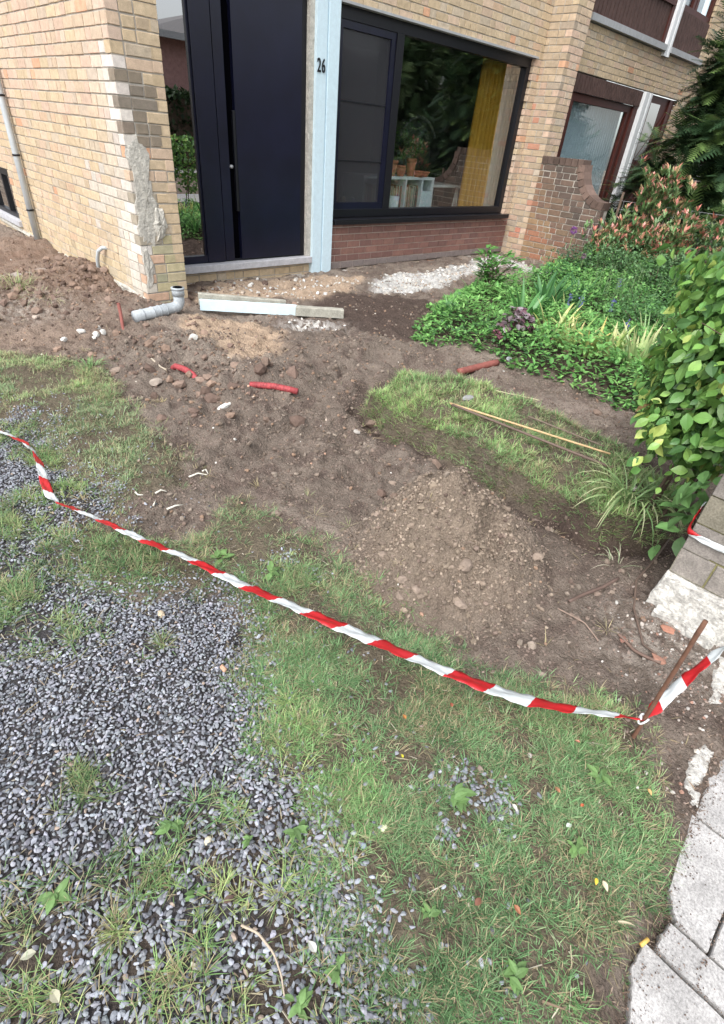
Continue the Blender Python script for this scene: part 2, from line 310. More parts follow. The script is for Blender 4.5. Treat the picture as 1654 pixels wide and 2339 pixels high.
def height(X, Y):
    X = np.asarray(X, float); Y = np.asarray(Y, float); wb = wob(X, Y)
    ds = sdist(POLY['strip'], X, Y)+wb*.8; dm = sdist(POLY['main'], X, Y)+wb; dl = sdist(POLY['left'], X, Y)+wb; dg = sdist(POLY['gravel'], X, Y); db = sdist(POLY['bed'], X, Y)
    h = -.02+0*X
    north = sm(-3.2, -1.6, Y-.25*X)
    rough = .5+.5*np.maximum(0, 1-np.maximum(sm(-.02, .1, dm), np.maximum(sm(-.02, .1, dl), sm(-.02, .1, dg))))
    h += rough*((fbm(X*2.2, Y*2.2, 3, 4)-.5)*.07+(fbm(X*9, Y*9, 5, 4)-.5)*.048*(.5+north)+(fbm(X*28, Y*28, 9, 3)-.5)*.028)
    rid = 1-np.abs(2*fbm(X*3.2+Y*1.2, Y*6-X*3, 19, 3)-1); h += rough*.055*(rid-.75)*blobm(720, 870, 1.1, X, Y)*1.6+rough*.03*(rid-.75)
    h += .10*sm(-.010, .022, ds)-.07*np.exp(-((ds+.075)/.065)**2)*sm(-2.2, -2.7, Y-.1*X)*sm(-.55, .1, X)
    h += .03*sm(-.02, .06, dm)+.03*sm(-.02, .06, dl)+.02*sm(-.02, .06, dg)+.05*sm(-.05, .1, db)
    dxm = X-MX; dym = Y-MY; c, s = math.cos(-1.0), math.sin(-1.0)       # mound: steep behind, long towards the street
    a = dxm*c+dym*s; b = -dxm*s+dym*c
    ra = np.where(a > 0, .43, .31); rb = .40; rr = np.sqrt((a/ra)**2+(b/rb)**2)
    mound = .38*np.clip(1.09-np.sqrt(rr*rr+.045), 0, 1)*(1+.5*(fbm(X*9, Y*9, 13, 4)-.5)); mound += (.05*(fbm(X*20, Y*20, 15, 4)-.5)+.03*np.abs(fbm(X*45, Y*45, 17, 2)-.5))*sm(1.15, .7, rr)
    fx, fy = at(1090, 1235, .1); mound -= .06*np.exp(-(((X-fx)/.10)**2+((Y-fy)/.06)**2)**2)
    h += mound
    for (u, v, r, q) in [(780, 1040, .16, .05), (720, 1065, .12, .03), (560, 845, .25, .07), (330, 800, .3, .05), (420, 770, .25, .05), (780, 800, .35, .07), (900, 800, .3, .04), (700, 860, .2, .03),
                         (520, 880, .22, .05), (130, 650, .5, .11), (200, 610, .4, .13), (60, 560, .5, .10), (290, 690, .25, .08), (500, 790, .25, .04), (640, 860, .2, .05), (960, 745, .16, -.07), (1100, 780, .2, .02)]:
        h += q*blobm(u, v, r, X, Y)*(.75+.5*fbm(X*12, Y*12, 77, 3))
    # tyre groove that curves away from the lawn strip
    h -= .035*blobm(660, 930, .7, X, Y, .07, .5)+.03*blobm(880, 960, .5, X, Y, .06, -.9)+.035*blobm(760, 850, .6, X, Y, .06, .2)
    # fine clods where the digger turned the soil
    turned = np.clip(blobm(200, 650, .8, X, Y)+blobm(560, 840, .5, X, Y)+blobm(330, 760, .5, X, Y)+blobm(780, 1040, .2, X, Y)*.7+.9*sm(1.05, .8, rr), 0, 1)
    h += turned*(np.abs(fbm(X*34, Y*34, 41, 3)-.5)*.075-.012)+.35*rough*(np.abs(fbm(X*52, Y*52, 43, 2)-.5)*.03)
    near = sm(-4.86, -4.92, Y)
    h = h*(1-near)+(-.045)*near
    hh = np.where(Y > -.02, np.where(X > 0, np.minimum(h, .02), h), h)
    far = sm(9, 14, np.hypot(X, Y)); return hh*(1-far)+far*-.05
dm_ = lambda X, Y: np.exp(-(((X-MX+.08)/.33)**2+((Y-MY+.09)/.33)**2)**2)
def mixc(c, d, m): return c*(1-m[..., None])+np.array(d)*m[..., None]
def colour(X, Y):
    wb = wob(X, Y, 7, .05); n1 = fbm(X*1.7, Y*1.7, 51, 4); n2 = fbm(X*14, Y*14, 61, 4); n3 = fbm(X*45, Y*45, 71, 3)
    c = np.zeros(X.shape+(3,))+np.array((.19, .154, .127)); c = mixc(c, (.255, .212, .175), sm(.4, .65, n1)); c = mixc(c, (.125, .092, .078), sm(.5, .72, n2)*.7)
    c = mixc(c, (.10, .072, .06), np.clip(blobm(820, 690, .75, X, Y, .5)+blobm(1300, 1160, .35, X, Y, .12, -.8)*.9+blobm(1430, 1210, .3, X, Y)*.9, 0, 1)*.85)
    c = mixc(c, (.245, .195, .15), dm_(X, Y)*.9)
    c = mixc(c, (.25, .165, .12), np.clip(blobm(180, 640, 1.0, X, Y)+blobm(60, 560, 1.2, X, Y), 0, 1)*.7*(.6+.4*n2))
    c = mixc(c, (.30, .225, .175), np.clip(blobm(60, 750, .5, X, Y, .35)*.8, 0, 1))
    for k, col, am in (('sand', (.45, .335, .24), .85), ('sand2', (.48, .36, .26), .8), ('white', (.54, .53, .51), 1.0), ('dark', (.085, .062, .052), .9)):
        d = sdist(POLY[k], X, Y)+wb*1.6; m = sm(-.03, .07, d)*am
        if k == 'white': m = m*(.55+.45*sm(.30, .5, n2+.3*(n3-.5)))
        c = mixc(c, col, m)
    c = mixc(c, (.62, .6, .57), blobm(700, 722, .22, X, Y, .12, -.6)*sm(.4, .55, n3)*.9)
    c = mixc(c, (.45, .43, .40), blobm(45, 620, .22, X, Y, .10)*.95)
    c = mixc(c, (.34, .30, .26), (blobm(60, 690, .35, X, Y)+blobm(1490, 1430, .2, X, Y)*1.2)*sm(.42, .6, n3)*.8)
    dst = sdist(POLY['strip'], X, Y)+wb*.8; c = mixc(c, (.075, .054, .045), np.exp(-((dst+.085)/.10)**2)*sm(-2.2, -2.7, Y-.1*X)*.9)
    c = mixc(c, (.33, .27, .23), blobm(1330, 915, .45, X, Y, .12, -.75)*.7)
    for k in ('main', 'left', 'strip'):
        d = sdist(POLY[k], X, Y)+wb; c = mixc(c, (.125, .105, .072), sm(-.05, .05, d)*.8)
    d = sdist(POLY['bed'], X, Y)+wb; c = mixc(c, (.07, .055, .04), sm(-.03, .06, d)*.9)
    d = sdist(POLY['gravel'], X, Y)+wb; c = mixc(c, (.075, .07, .072), sm(-.03, .03, d)); low = sm(-3.9, -4.25, Y+.35*(X+1.9)); c = mixc(c, (.10, .08, .065), sm(-.03, .03, d)*low*sm(.4, .6, fbm(X*9, Y*9, 91, 3)))
    return c*(.82+.36*n3[..., None])
def axis(segs):
    a = []
    for lo, hi, st in segs: a += list(np.arange(lo, hi-1e-6, st))
    return np.array(a+[segs[-1][1]])
gx = axis([(-70, -10, 6), (-10, -4, .5), (-4, -2.8, .06), (-2.8, 1.0, .0115), (1.0, 4.0, .02), (4.0, 8.0, .045), (8, 14, .5), (14, 80, 6)])
gy = axis([(-70, -10, 6), (-10, -5.2, .4), (-5.2, -2.4, .0115), (-2.4, .55, .018), (.55, 5.5, .045), (5.5, 12, .5), (12, 80, 6)])
GX, GY = np.meshgrid(gx, gy, indexing='ij'); GZ = height(GX, GY)
nx, ny = GX.shape; idx = np.arange(nx*ny).reshape(nx, ny)
GF = np.stack([idx[:-1, :-1], idx[1:, :-1], idx[1:, 1:], idx[:-1, 1:]], -1).reshape(-1, 4)
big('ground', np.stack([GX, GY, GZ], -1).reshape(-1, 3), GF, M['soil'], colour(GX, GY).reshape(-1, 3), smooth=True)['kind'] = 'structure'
def gz(x, y): return float(height(np.array([x]), np.array([y]))[0])
def gp(u, v, dz=0.):
    x, y = at(u, v, 0)
    for _ in range(5): x, y = at(u, v, gz(x, y))
    return np.array([x, y, gz(x, y)+dz])
# ================================================================ BRICKWORK
def bricks(name, P0, U, Nn, u0, u1, z0, z1, colf, openings=(), h=.075, L=.2, bond='mixed', depth=.09, mats=None, parent=None, clip=None, joint=.010, par=0, seed=1, jit=.0014, cham=.002, corner=None):
    rng = np.random.default_rng(seed); P0 = np.array(P0, float); U = np.array(U, float); Nn = np.array(Nn, float); Z = np.array([0, 0, 1.])
    V = []; F = []; C = []; MI = []
    def quad(pts, c, mi): b = len(V); V.extend(pts); C.extend([c]*4); F.append((b, b+1, b+2, b+3)); MI.append(mi)
    flip = np.dot(np.cross(U, Z), Nn) < 0
    k0 = int(round(z0/h)); k1 = int(math.ceil(z1/h-1e-6))
    for k in range(k0, k1):
        za, zb = k*h, min((k+1)*h, z1); zm = (za+zb)/2; a, b = u0, u1
        if clip:
            r = clip(zm); 
            if r is None: continue
            a, b = max(a, r[0]), min(b, r[1])
            if b-a < .02: continue
        ivs = [(a, b)]
        for (oa, ob, oz0, oz1) in openings:
            if oz0 < zm < oz1:
                nv = []
                for (p, q) in ivs:
                    if ob <= p or oa >= q: nv.append((p, q)); continue
                    if oa > p: nv.append((p, oa))
                    if ob < q: nv.append((ob, q))
                ivs = nv
        for (p, q) in ivs:
            m0 = P0+U*p-Nn*.0075; m1 = P0+U*q-Nn*.0075
            pts = [m0+Z*za, m1+Z*za, m1+Z*zb, m0+Z*zb]; quad(pts[::-1] if flip else pts, (1, 1, 1), 1)
        x = a
        if corner is not None: x = a+(corner if (k+par) % 2 else 0)
        elif bond == 'stretcher': x = a-(L/2 if (k+par) % 2 else 0)
        else: x = a-rng.uniform(0, L*.6)
        while x < b-.01:
            ln = L if bond == 'stretcher' else (L if rng.random() < .55 else L*.52)
            for (p, q) in ivs:
                s, e = max(x, p), min(x+ln-joint, q-(.0 if q < b else 0))
                if e-s < .018: continue
                c = np.array(colf((s+e)/2, zm, rng)); j = lambda: rng.uniform(-jit, jit)
                off = rng.uniform(-.0015, .0025); b0 = len(V)
                zz0, zz1 = za+joint/2+j(), zb-joint/2+j(); sj, ej = s+j(), e+j()
                for (d, ins) in ((off, cham), (off-cham, 0), (-depth, 0)):
                    for (uu, zz) in ((sj+ins, zz0+ins), (ej-ins, zz0+ins), (ej-ins, zz1-ins), (sj+ins, zz1-ins)):
                        V.append(P0+U*(uu+(j() if ins else 0))+Z*(zz+(j() if ins else 0))+Nn*d); C.append(c)
                fs = [(0, 1, 2, 3)]+[(4+i, 4+(i+1) % 4, (i+1) % 4, i) for i in range(4)]+[(8+i, 8+(i+1) % 4, 4+(i+1) % 4, 4+i) for i in range(4)]
                for f in fs: F.append(tuple(b0+i for i in (f[::-1] if flip else f))); MI.append(0)
            x += ln
    return big(name, np.array(V), np.array(F), mats or [M['brick'], M['mortar']], np.array(C), parent, mi=np.array(MI))
def pick(rng, opts):
    r = rng.random(); t = 0
    for wgt, c in opts:
        t += wgt
        if r < t: return .90*np.array([1, .975, .955])*(np.array(c)*.72+.28*np.mean([np.array(o[1])*o[0] for o in opts], 0)/np.mean([o[0] for o in opts]))*rng.uniform(.90, 1.06)
    return np.array(opts[-1][1])
YEL = [(.40, (.585, .475, .325)), (.22, (.55, .44, .29)), (.17, (.60, .46, .35)), (.13, (.53, .46, .36)), (.04, (.56, .40, .28)), (.012, (.64, .33, .20)), (.03, (.47, .38, .27))]
PINKY = [(.34, (.60, .475, .345)), (.30, (.62, .46, .36)), (.14, (.56, .475, .38)), (.15, (.56, .46, .30)), (.022, (.66, .36, .22)), (.04, (.50, .42, .33))]
def c_side(u, z, rng):
    c = pick(rng, PINKY if z > 1.3 else YEL); e = np.exp(-((u-.04-.10*max(0, .9-z))/.26)**2)*(1 if z < 1.7 else .15)
    c = c*(1-.75*e)+np.array((.58, .56, .53))*.75*e*(.75+.5*rng.random())
    if z < .2: c = c*.85+np.array((.40, .36, .20))*.15
    if .45 < z < .95 and .35 < u < .9 and rng.random() < .45: c = c*.5+np.array((.52, .52, .50))*.5
    return c
def c_end(u, z, rng):
    c = pick(rng, YEL)
    if 1.15 < z < 1.6 and u < .27: c = c*.25+np.array((.13, .115, .10))*.75
    if z < .8 and u < .22 and rng.random() < .8: c = c*.35+np.array((.26, .25, .22))*.65
    if z < .5 and .15 < u < .33: c = c*.6+np.array((.34, .37, .20))*.4
    if z < .35 and u < .1: c = np.array((.56, .38, .27))*rng.uniform(.85, 1.1)
    return c
def c_fac(u, z, rng): return pick(rng, YEL)
def c_p2(u, z, rng):
    c = pick(rng, [(.42, (.50, .40, .28)), (.26, (.45, .37, .27)), (.16, (.50, .36, .28)), (.10, (.42, .36, .29)), (.03, (.50, .22, .15))])
    return c
def c_red(u, z, rng):
    c = pick(rng, [(.6, (.25, .135, .112)), (.25, (.21, .12, .105)), (.15, (.28, .155, .125))])
    if z < .06: c = c*.2+np.array((.21, .19, .18))*.8
    elif z > .42: c = c*.6+np.array((.26, .17, .15))*.4
    return c
def c_gw(u, z, rng):
    wgt = np.clip(u*1.5-.15+1.3*(z-.55), 0, 1)
    a = pick(rng, [(.26, (.38, .18, .115)), (.38, (.31, .20, .13)), (.2, (.34, .24, .14)), (.16, (.22, .15, .12))])
    b = pick(rng, [(.5, (.13, .10, .085)), (.25, (.10, .085, .075)), (.25, (.20, .14, .11))]); return a*(1-wgt)+b*wgt
TOP = 5.1
house = empty('brick_house', (0, 0, 0), 'yellow brick house with black front door, number 26 and wide black picture window', 'house')
bricks('side_wall', (0, 0, 0), (0, 1, 0), (-1, 0, 0), 0, 8.0, -.225, TOP, c_side, openings=[(3.45, 4.95, .15, .70)], parent=house, corner=.1, seed=3, par=1)
bricks('pilaster', (0, 0, 0), (1, 0, 0), (0, -1, 0), 0, .37, -.225, TOP, c_end, parent=house, corner=.1, seed=4, par=0, jit=.003, cham=.0035)
bricks('pilaster', (.37, .0, 0), (0, 1, 0), (1, 0, 0), .0, .47, -.225, TOP, c_fac, parent=house, seed=5)
bricks('front_wall', (0, .45, 0), (1, 0, 0), (0, -1, 0), .37, 6.02, 2.325, TOP, c_fac, parent=house, seed=6)
bricks('door_plinth', (0, .47, 0), (1, 0, 0), (0, -1, 0), .37, 2.14, -.15, .09, c_fac, parent=house, seed=7)
bricks('window_plinth', (0, .46, 0), (1, 0, 0), (0, -1, 0), 2.42, 6.02, 0, .515, c_red, parent=house, seed=8, bond='stretcher', h=.0736, joint=.009, mats=[M['brick'], M['lightmortar']], jit=.0008, cham=.002)
bricks('window_jamb', (0, .45, 0), (1, 0, 0), (0, -1, 0), 5.86, 6.02, .54, 2.325, lambda u, z, r: pick(r, PINKY), parent=house, seed=9)
m = MB()                                                     # rough footing under the plinths
for i in range(46):
    x = .40+i*.122+random.uniform(-.02, .02); t = random.random()
    cc = (.42, .20, .13) if t < .2 else ((.27, .22, .17) if t < .7 else (.40, .37, .33))
    m.box((x, .44+random.uniform(-.03, .01), -.10), (x+random.uniform(.135, .15), .52, -.005+random.uniform(-.03, .0)), c=cc, bev=.008, jit=.007)
m.build('footing', M['stone'], house)
# cement patch and broken arris on the pilaster
def patch(name, outline, xyz, thick, m_, c, parent, n=40, amp=.017):
    P = []; k = len(outline)
    for i in range(k):
        a = np.array(outline[i]); b = np.array(outline[(i+1) % k])
        for t in np.arange(0, 1, .25): P.append(a+(b-a)*t+np.random.default_rng(i*7+int(t*8)).normal(size=2)*amp)
    cen = np.mean(P, 0); mb = MB(); V = []; rings = (1, .86, .5, .0); nP = len(P)
    for r_, th in zip(rings, (-.004, thick*.7, thick, thick)):
        for q in P:
            p2 = cen+(np.array(q)-cen)*r_; V.append(xyz(p2[0], p2[1], th*(1+.35*random.uniform(-1, 1)) if th > 0 else th))
    F = [(r_*nP+i, r_*nP+(i+1) % nP, (r_+1)*nP+(i+1) % nP, (r_+1)*nP+i) for r_ in range(3) for i in range(nP)]
    mb.add(V, F, c, 0, False); return mb.build(name, m_, parent)
patch('cement_patch', [(.012, 1.17), (.10, 1.20), (.17, 1.12), (.16, 1.0), (.13, .93), (.18, .80), (.20, .62), (.16, .5), (.10, .44), (.05, .42), (.012, .5), (.008, .8)], lambda a, b, t: (a, -t, b), .007, M['cement'], (1, 1, 1), house)
patch('cement_patch', [(.008, .42), (.05, .44), (.09, .3), (.07, .16), (.03, .1), (.008, .12)], lambda a, b, t: (a, -t, b), .009, M['cement'], (1, 1, 1), house, amp=.007)
patch('cement_patch', [(.17, .74), (.24, .70), (.25, .58), (.22, .5), (.15, .47), (.13, .6)], lambda a, b, t: (a, -t, b), .02, M['cement'], (1, 1, 1), house, amp=.006)
# front door, sidelight, door sill
sl = MB().box((.37, .50, .17), (.95, .58, .235)).box((.37, .50, 2.26), (.95, .58, 2.325)).box((.37, .505, .17), (.43, .58, 2.325)).box((.88, .49, .17), (1.075, .60, 2.325), bev=.004).box((.862, .512, .235), (.881, .56, 2.26))
sidelight = sl.build('sidelight', M['navy'], house)
MB().box((.43, .53, .235), (.864, .536, 2.26)).build('pane', M['darkglass'], sidelight)
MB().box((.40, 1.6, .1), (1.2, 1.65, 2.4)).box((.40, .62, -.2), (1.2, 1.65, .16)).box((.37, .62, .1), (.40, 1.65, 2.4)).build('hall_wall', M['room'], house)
door = MB().box((1.27, .490, .185), (2.025, .545, 2.32), bev=.003).box((1.085, .497, .18), (1.185, .56, 2.325), bev=.003).build('front_door', M['navy'], house)
MB().box((1.185, .535, .18), (1.27, .56, 2.325)).box((1.075, .53, .18), (1.085, .56, 2.325)).build('handle_recess', M['void'], door)
MB().box((1.235, .482, .62), (1.262, .515, 1.42), bev=.004).build('handle', M['black'], door)
MB().tube([(1.205, .49, .99), (1.205, .536, .99)], .014, 12).build('lock', M['zinc'], door)
MB().box((2.03, .497, .17), (2.085, .56, 2.325), bev=.003).box((.37, .515, .163), (2.085, .6, .187)).box((.37, .52, 2.32), (2.14, .6, 2.36)).build('door_frame', M['black'], house)
MB().box((2.085, .452, .12), (2.142, .58, 2.4)).build('door_jamb', M['cement'], house)
MB().box((.372, .412, .10), (2.138, .56, .165), bev=.006, jit=.001).build('door_sill', M['sillstone'], house)
MB().box((2.142, .418, -.03), (2.268, .53, 3.4), bev=.003).box((2.284, .410, -.03), (2.42, .53, 3.4), bev=.003).box((2.26, .432, -.03), (2.29, .53, 3.4)).build('post', M['paleblue'], house)
for ch, x in (('2', 2.150), ('6', 2.204)):
    cu = bpy.data.curves.new('digit', 'FONT'); cu.body = ch; cu.size = .146; cu.extrude = .004; cu.offset = .0016
    tmp = bpy.data.objects.new('digit', cu); COL.objects.link(tmp); bpy.context.view_layer.update()
    me = bpy.data.meshes.new_from_object(tmp.evaluated_get(bpy.context.evaluated_depsgraph_get())); bpy.data.objects.remove(tmp)
    me.transform(Matrix.Translation((x, .414, 1.79)) @ Matrix.Rotation(math.pi/2, 4, 'X') @ Matrix.Scale(.66, 4, (1, 0, 0)))
    link('house_number', me, M['black'], house)
# picture window
W = MB()
W.box((2.42, .50, .54), (5.86, .60, .62), bev=.003).box((2.42, .50, 2.225), (5.86, .60, 2.325), bev=.003).box((2.42, .502, .62), (2.485, .60, 2.225)).box((5.775, .502, .62), (5.86, .60, 2.225)).box((3.29, .498, .62), (3.40, .60, 2.225), bev=.003)
win = W.build('window', M['black'], house)
S = MB().box((2.485, .512, .62), (3.29, .57, .685)).box((2.485, .512, 2.165), (3.29, .57, 2.225)).box((2.485, .514, .685), (2.545, .57, 2.165)).box((3.225, .514, .685), (3.29, .57, 2.165))
S.build('sash', M['navy'], win)
MB().box((2.545, .530, .685), (3.225, .532, 2.165)).build('insect_screen', M['screen'], win)
for z in (1.08, 1.60): MB().box((2.545, .524, z), (3.225, .529, z+.012)).build('screen_bar', M['black'], win)
MB().box((2.545, .550, .685), (3.225, .556, 2.165)).build('pane', M['glass'], win)
MB().box((3.40, .550, .62), (5.775, .556, 2.225)).build('pane', M['glass'], win)
MB().box((2.44, .375, .512), (5.90, .52, .532), bev=.003).box((2.44, .375, .482), (5.90, .392, .512)).box((2.44, .44, .47), (5.86, .50, .51)).build('window_sill', M['black'], house)
MB().box((2.42, .425, 2.325), (5.90, .50, 2.345)).build('lintel', M['zinc'], house)
# room behind
R = MB()
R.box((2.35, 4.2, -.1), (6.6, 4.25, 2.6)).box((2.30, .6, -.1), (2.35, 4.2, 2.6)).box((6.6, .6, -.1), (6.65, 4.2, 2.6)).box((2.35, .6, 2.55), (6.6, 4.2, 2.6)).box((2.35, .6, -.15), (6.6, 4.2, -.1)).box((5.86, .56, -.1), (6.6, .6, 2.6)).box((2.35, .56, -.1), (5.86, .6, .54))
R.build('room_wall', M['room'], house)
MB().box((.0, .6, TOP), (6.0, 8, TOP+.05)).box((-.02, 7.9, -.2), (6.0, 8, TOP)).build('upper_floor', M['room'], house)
# cellar window
cw = MB().box((.03, 3.45, .60), (.08, 4.95, .70)).box((.03, 3.45, .15), (.08, 4.95, .20)).box((.03, 3.45, .2), (.08, 3.51, .6)).box((.03, 3.88, .2), (.08, 3.93, .6)).box((.03, 4.4, .2), (.08, 4.45, .6)).build('window', M['black'], house)
MB().box((.06, 3.45, .2), (.065, 4.95, .6)).build('pane', M['darkglass'], cw)
MB().box((.12, 3.4, .1), (.15, 5, .75)).build('hall_wall', M['room'], house)
MB().box((-.035, 3.40, .085), (.05, 5.0, .15), bev=.005).build('window_sill', M['sillstone'], house)
patch('mortar_smear', [(.0, .015), (.6, .02), (1.3, .03), (1.32, .0), (.6, -.015), (0, -.02)], lambda a, b, t: (-t, 1.05+a, b), .02, M['cement'], (1, 1, 1), house, amp=.004)
patch('mortar_smear', [(.0, .05), (1.6, .07), (1.6, .03), (0, .0)], lambda a, b, t: (-t, 2.85+a, b), .02, M['cement'], (1, 1, 1), house, amp=.004)
patch('mortar_smear', [(.0, .03), (.5, .05), (.9, .03), (.9, -.01), (0, -.03)], lambda a, b, t: (-t, .03+a, b), .015, M['cement'], (1, 1, 1), house, amp=.006)
dp = MB().tube([(-.05, 2.72, z) for z in (0.0, 1, 2, 3, 4.9)], .032, 14).build('downpipe', M['downpipe'], house)
for z in (.35, .86, 1.36, 2.4): MB().tube([(-.05, 2.72, z), (-.05, 2.72, z+.018)], .037, 14).build('pipe_joint', M['black'], dp)

# things in the room
def zbox(mb, *a, **k): mb.box(*a, **k)
sh = MB(); X0, X1, Y0, Y1, ZT = 3.28, 4.63, .86, 1.24, .93
sh.box((X0, Y0, ZT-.03), (X1, Y1, ZT)).box((X0, Y1-.01, 0), (X1, Y1, ZT-.03)).box((X0, Y0, -.1), (X1, Y1, -.06)).box((X0, Y0, .50), (X1, Y1, .52))
for x in (X0, 3.70, 4.05, 4.38, X1-.03): sh.box((x, Y0, -.06), (x+.025, Y1-.01, ZT-.03))
shelf = empty('shelving_unit', (3.9, 1.0, -.1), 'white cube shelving unit behind the big picture window', 'shelf')
sh.build('carcass', M['white'], shelf)
rec = MB()
for x0, x1 in ((3.73, 4.03), (4.09, 4.36), (3.34, 3.67)):
    x = x0
    while x < x1-.01:
        t = random.uniform(.004, .012); c = random.choice([(.55, .45, .3), (.3, .2, .12), (.6, .55, .48), (.12, .1, .1), (.4, .15, .1), (.5, .5, .45)])
        hh = random.uniform(.27, .31); rec.box((x, Y0+.03, .525), (x+t, Y1-.02, .525+hh), c=c); x += t+.002
rs = rec.build('record_collection', M['plain']); tag(rs, 'row of record sleeves filling the white shelving unit', 'records')
bn = MB(); bn.tube([(3.74, .78, .35), (3.74, .78, .72)], [.07, .09], 20, c=(.72, .76, .76)); tag(bn.build('bin', M['plain']), 'white tub at the left end of the shelving unit', 'tub')
fl = MB(); fl.box((4.40, .85, .53), (4.60, .87, .77), c=(.70, .76, .77)); tag(fl.build('magazine_file', M['plain']), 'white file standing in the right cube of the shelving unit', 'file')
def foliage_plant(name, base, h, r, n, cols, label, cat, parent=None, leaf=.1, T=None, matn='leaf', up=.4, group=None, stems=5):
    rng = np.random.default_rng(int(abs(base[0]*977+base[1]*131+n))); b = np.array(base)
    root = empty(name, tuple(b), label, cat, group) if parent is None else parent
    st = MB(); tips = []
    for i in range(stems):
        a = rng.random()*6.28; q = rng.uniform(.3, .8); tip = b+np.array([math.cos(a)*r*q, math.sin(a)*r*q, h*rng.uniform(.7, 1)]); mid = (b+tip)/2+np.array([0, 0, h*.12])
        st.tube([b, mid, tip], [.006, .004, .002], 5); tips.append(tip)
    st.build('stem', M['bark'], root)
    P = np.array([tips[i % stems]*t+b*(1-t) for i, t in enumerate(rng.uniform(.35, 1, n))])+rng.normal(size=(n, 3))*np.array([r*.3, r*.3, h*.12])
    D = rng.normal(size=(n, 3)); D[:, 2] = D[:, 2]*.4+up; C = np.array(cols)[rng.integers(0, len(cols), n)]*rng.uniform(.75, 1.25, (n, 1))
    v, f, c = scatter('', T or leaf_shape(.45), P, frames(D), rng.uniform(.6, 1.1, n)*leaf, C, None); big('foliage', v, f, M[matn], c, root); return root
for i, (x, y, r, h, lab) in enumerate([(3.84, .97, .095, .17, 'large patterned terracotta pot, leftmost on the shelving unit'), (4.00, .93, .06, .12, 'tall terracotta pot, second from the left on the shelving unit'), (4.12, 1.02, .055, .09, 'short terracotta pot in the middle of the shelving unit'), (4.27, 1.0, .065, .20, 'tallest terracotta pot, beside the dark leafy stems'), (4.33, .90, .08, .07, 'low wide terracotta bowl near the right end of the shelving unit'), (4.53, 1.0, .09, .06, 'shallow terracotta dish, rightmost on the shelving unit')]):
    p = empty('plant_pot', (x, y, ZT), lab, 'pot', 'terracotta pots on the shelf')
    MB().tube([(x, y, ZT), (x, y, ZT+h*.8)], [r*.72, r*.95], 18).build('body', M['clay'], p); MB().tube([(x, y, ZT+h*.8), (x, y, ZT+h)], [r*1.05, r*1.08], 18).build('rim', M['clay'], p)
for x, h, lab in ((3.84, .42, 'yellow green bushy houseplant in the patterned pot'), (4.0, .38, 'dark green houseplant in the second pot'), (4.12, .45, 'dark leafy houseplant in the middle of the shelf'), (4.27, .40, 'trailing houseplant in the tallest pot')):
    foliage_plant('potted_plant', (x, 1.0, ZT+.1), h, .16, 160, [(.05, .13, .03), (.03, .09, .03), (.12, .2, .05)], lab, 'houseplant', leaf=.07, group='houseplants on the shelf')
def folds(name, x0, x1, y, z0, z1, nf, amp, m_, label, flare=0.):
    nu = nf*10; V = []; F = []
    for j in range(9):
        t = j/8; z = z1+(z0-z1)*t
        for i in range(nu+1):
            s = i/nu; x = x0+(x1-x0)*s; x += flare*t*(s-.5); V.append((x, y+amp*math.sin(s*nf*2*math.pi+.6*math.sin(s*9))*(.7+.3*t), z))
    for j in range(8):
        for i in range(nu): a = j*(nu+1)+i; F.append((a, a+1, a+nu+2, a+nu+1))
    mb = MB(); mb.add(V, F, (1, 1, 1), 0, True); return tag(mb.build(name, m_), label, 'curtain')
folds('curtain', 5.22, 5.72, .80, 0, 2.35, 6, .045, M['curtain'], 'mustard yellow curtain hanging at the right of the picture window', .10)
folds('curtain', 5.72, 6.40, .84, 0, 2.35, 8, .03, M['sheer'], 'beige sheer curtain beside the mustard one')
folds('curtain', 2.42, 2.62, .80, 0, 2.35, 3, .03, M['curtain'], 'narrow mustard curtain behind the insect screen at the left of the picture window')
tb = MB().box((4.66, 1.05, .80), (5.5, 1.7, .83), c=(.6, .6, .58))
for x, y in ((4.75, 1.1), (5.35, 1.1), (4.75, 1.6), (5.35, 1.6)):
    tb.tube([(x+.12, y, .80), (x-.06, y, -.1)], .02, 6, c=(.6, .6, .58)).tube([(x+.12, y, .80), (x+.2, y, -.1)], .02, 6, c=(.6, .6, .58))
tag(tb.build('trestle_table', M['plain']), 'white trestle table behind the picture window', 'table')
ch = MB()
for k in range(28):
    a = math.pi*(.15+1.5*k/27); ch.tube([(4.95+.42*math.cos(a), 1.55, 1.18+.42*math.sin(a)), (4.95+.42*math.cos(a+.17), 1.55, 1.18+.42*math.sin(a+.17))], .018, 6, c=(.10, .10, .10))
ch.tube([(4.95, 1.62, 1.15), (4.95, 1.64, 1.15)], .40, 30, c=(.05, .06, .055))
tag(ch.build('round_mirror', M['plain']), 'dark round mirror with a pale rim on the trestle table', 'mirror')
for x, h, c, lab in ((2.66, .30, (.30, .05, .05), 'dark red vase on the inner sill behind the insect screen'), (2.80, .13, (.45, .32, .2), 'small tan vase behind the insect screen'), (2.95, .12, (.4, .45, .48), 'small pale grey vase behind the insect screen')):
    tag(MB().tube([(x, .68, .60), (x, .68, .60+h*.5), (x, .68, .60+h*.85), (x, .68, .60+h)], [.035, .05, .03, .02], 14, c=c).build('vase', M['plain']), lab, 'vase', 'vases on the inner sill')

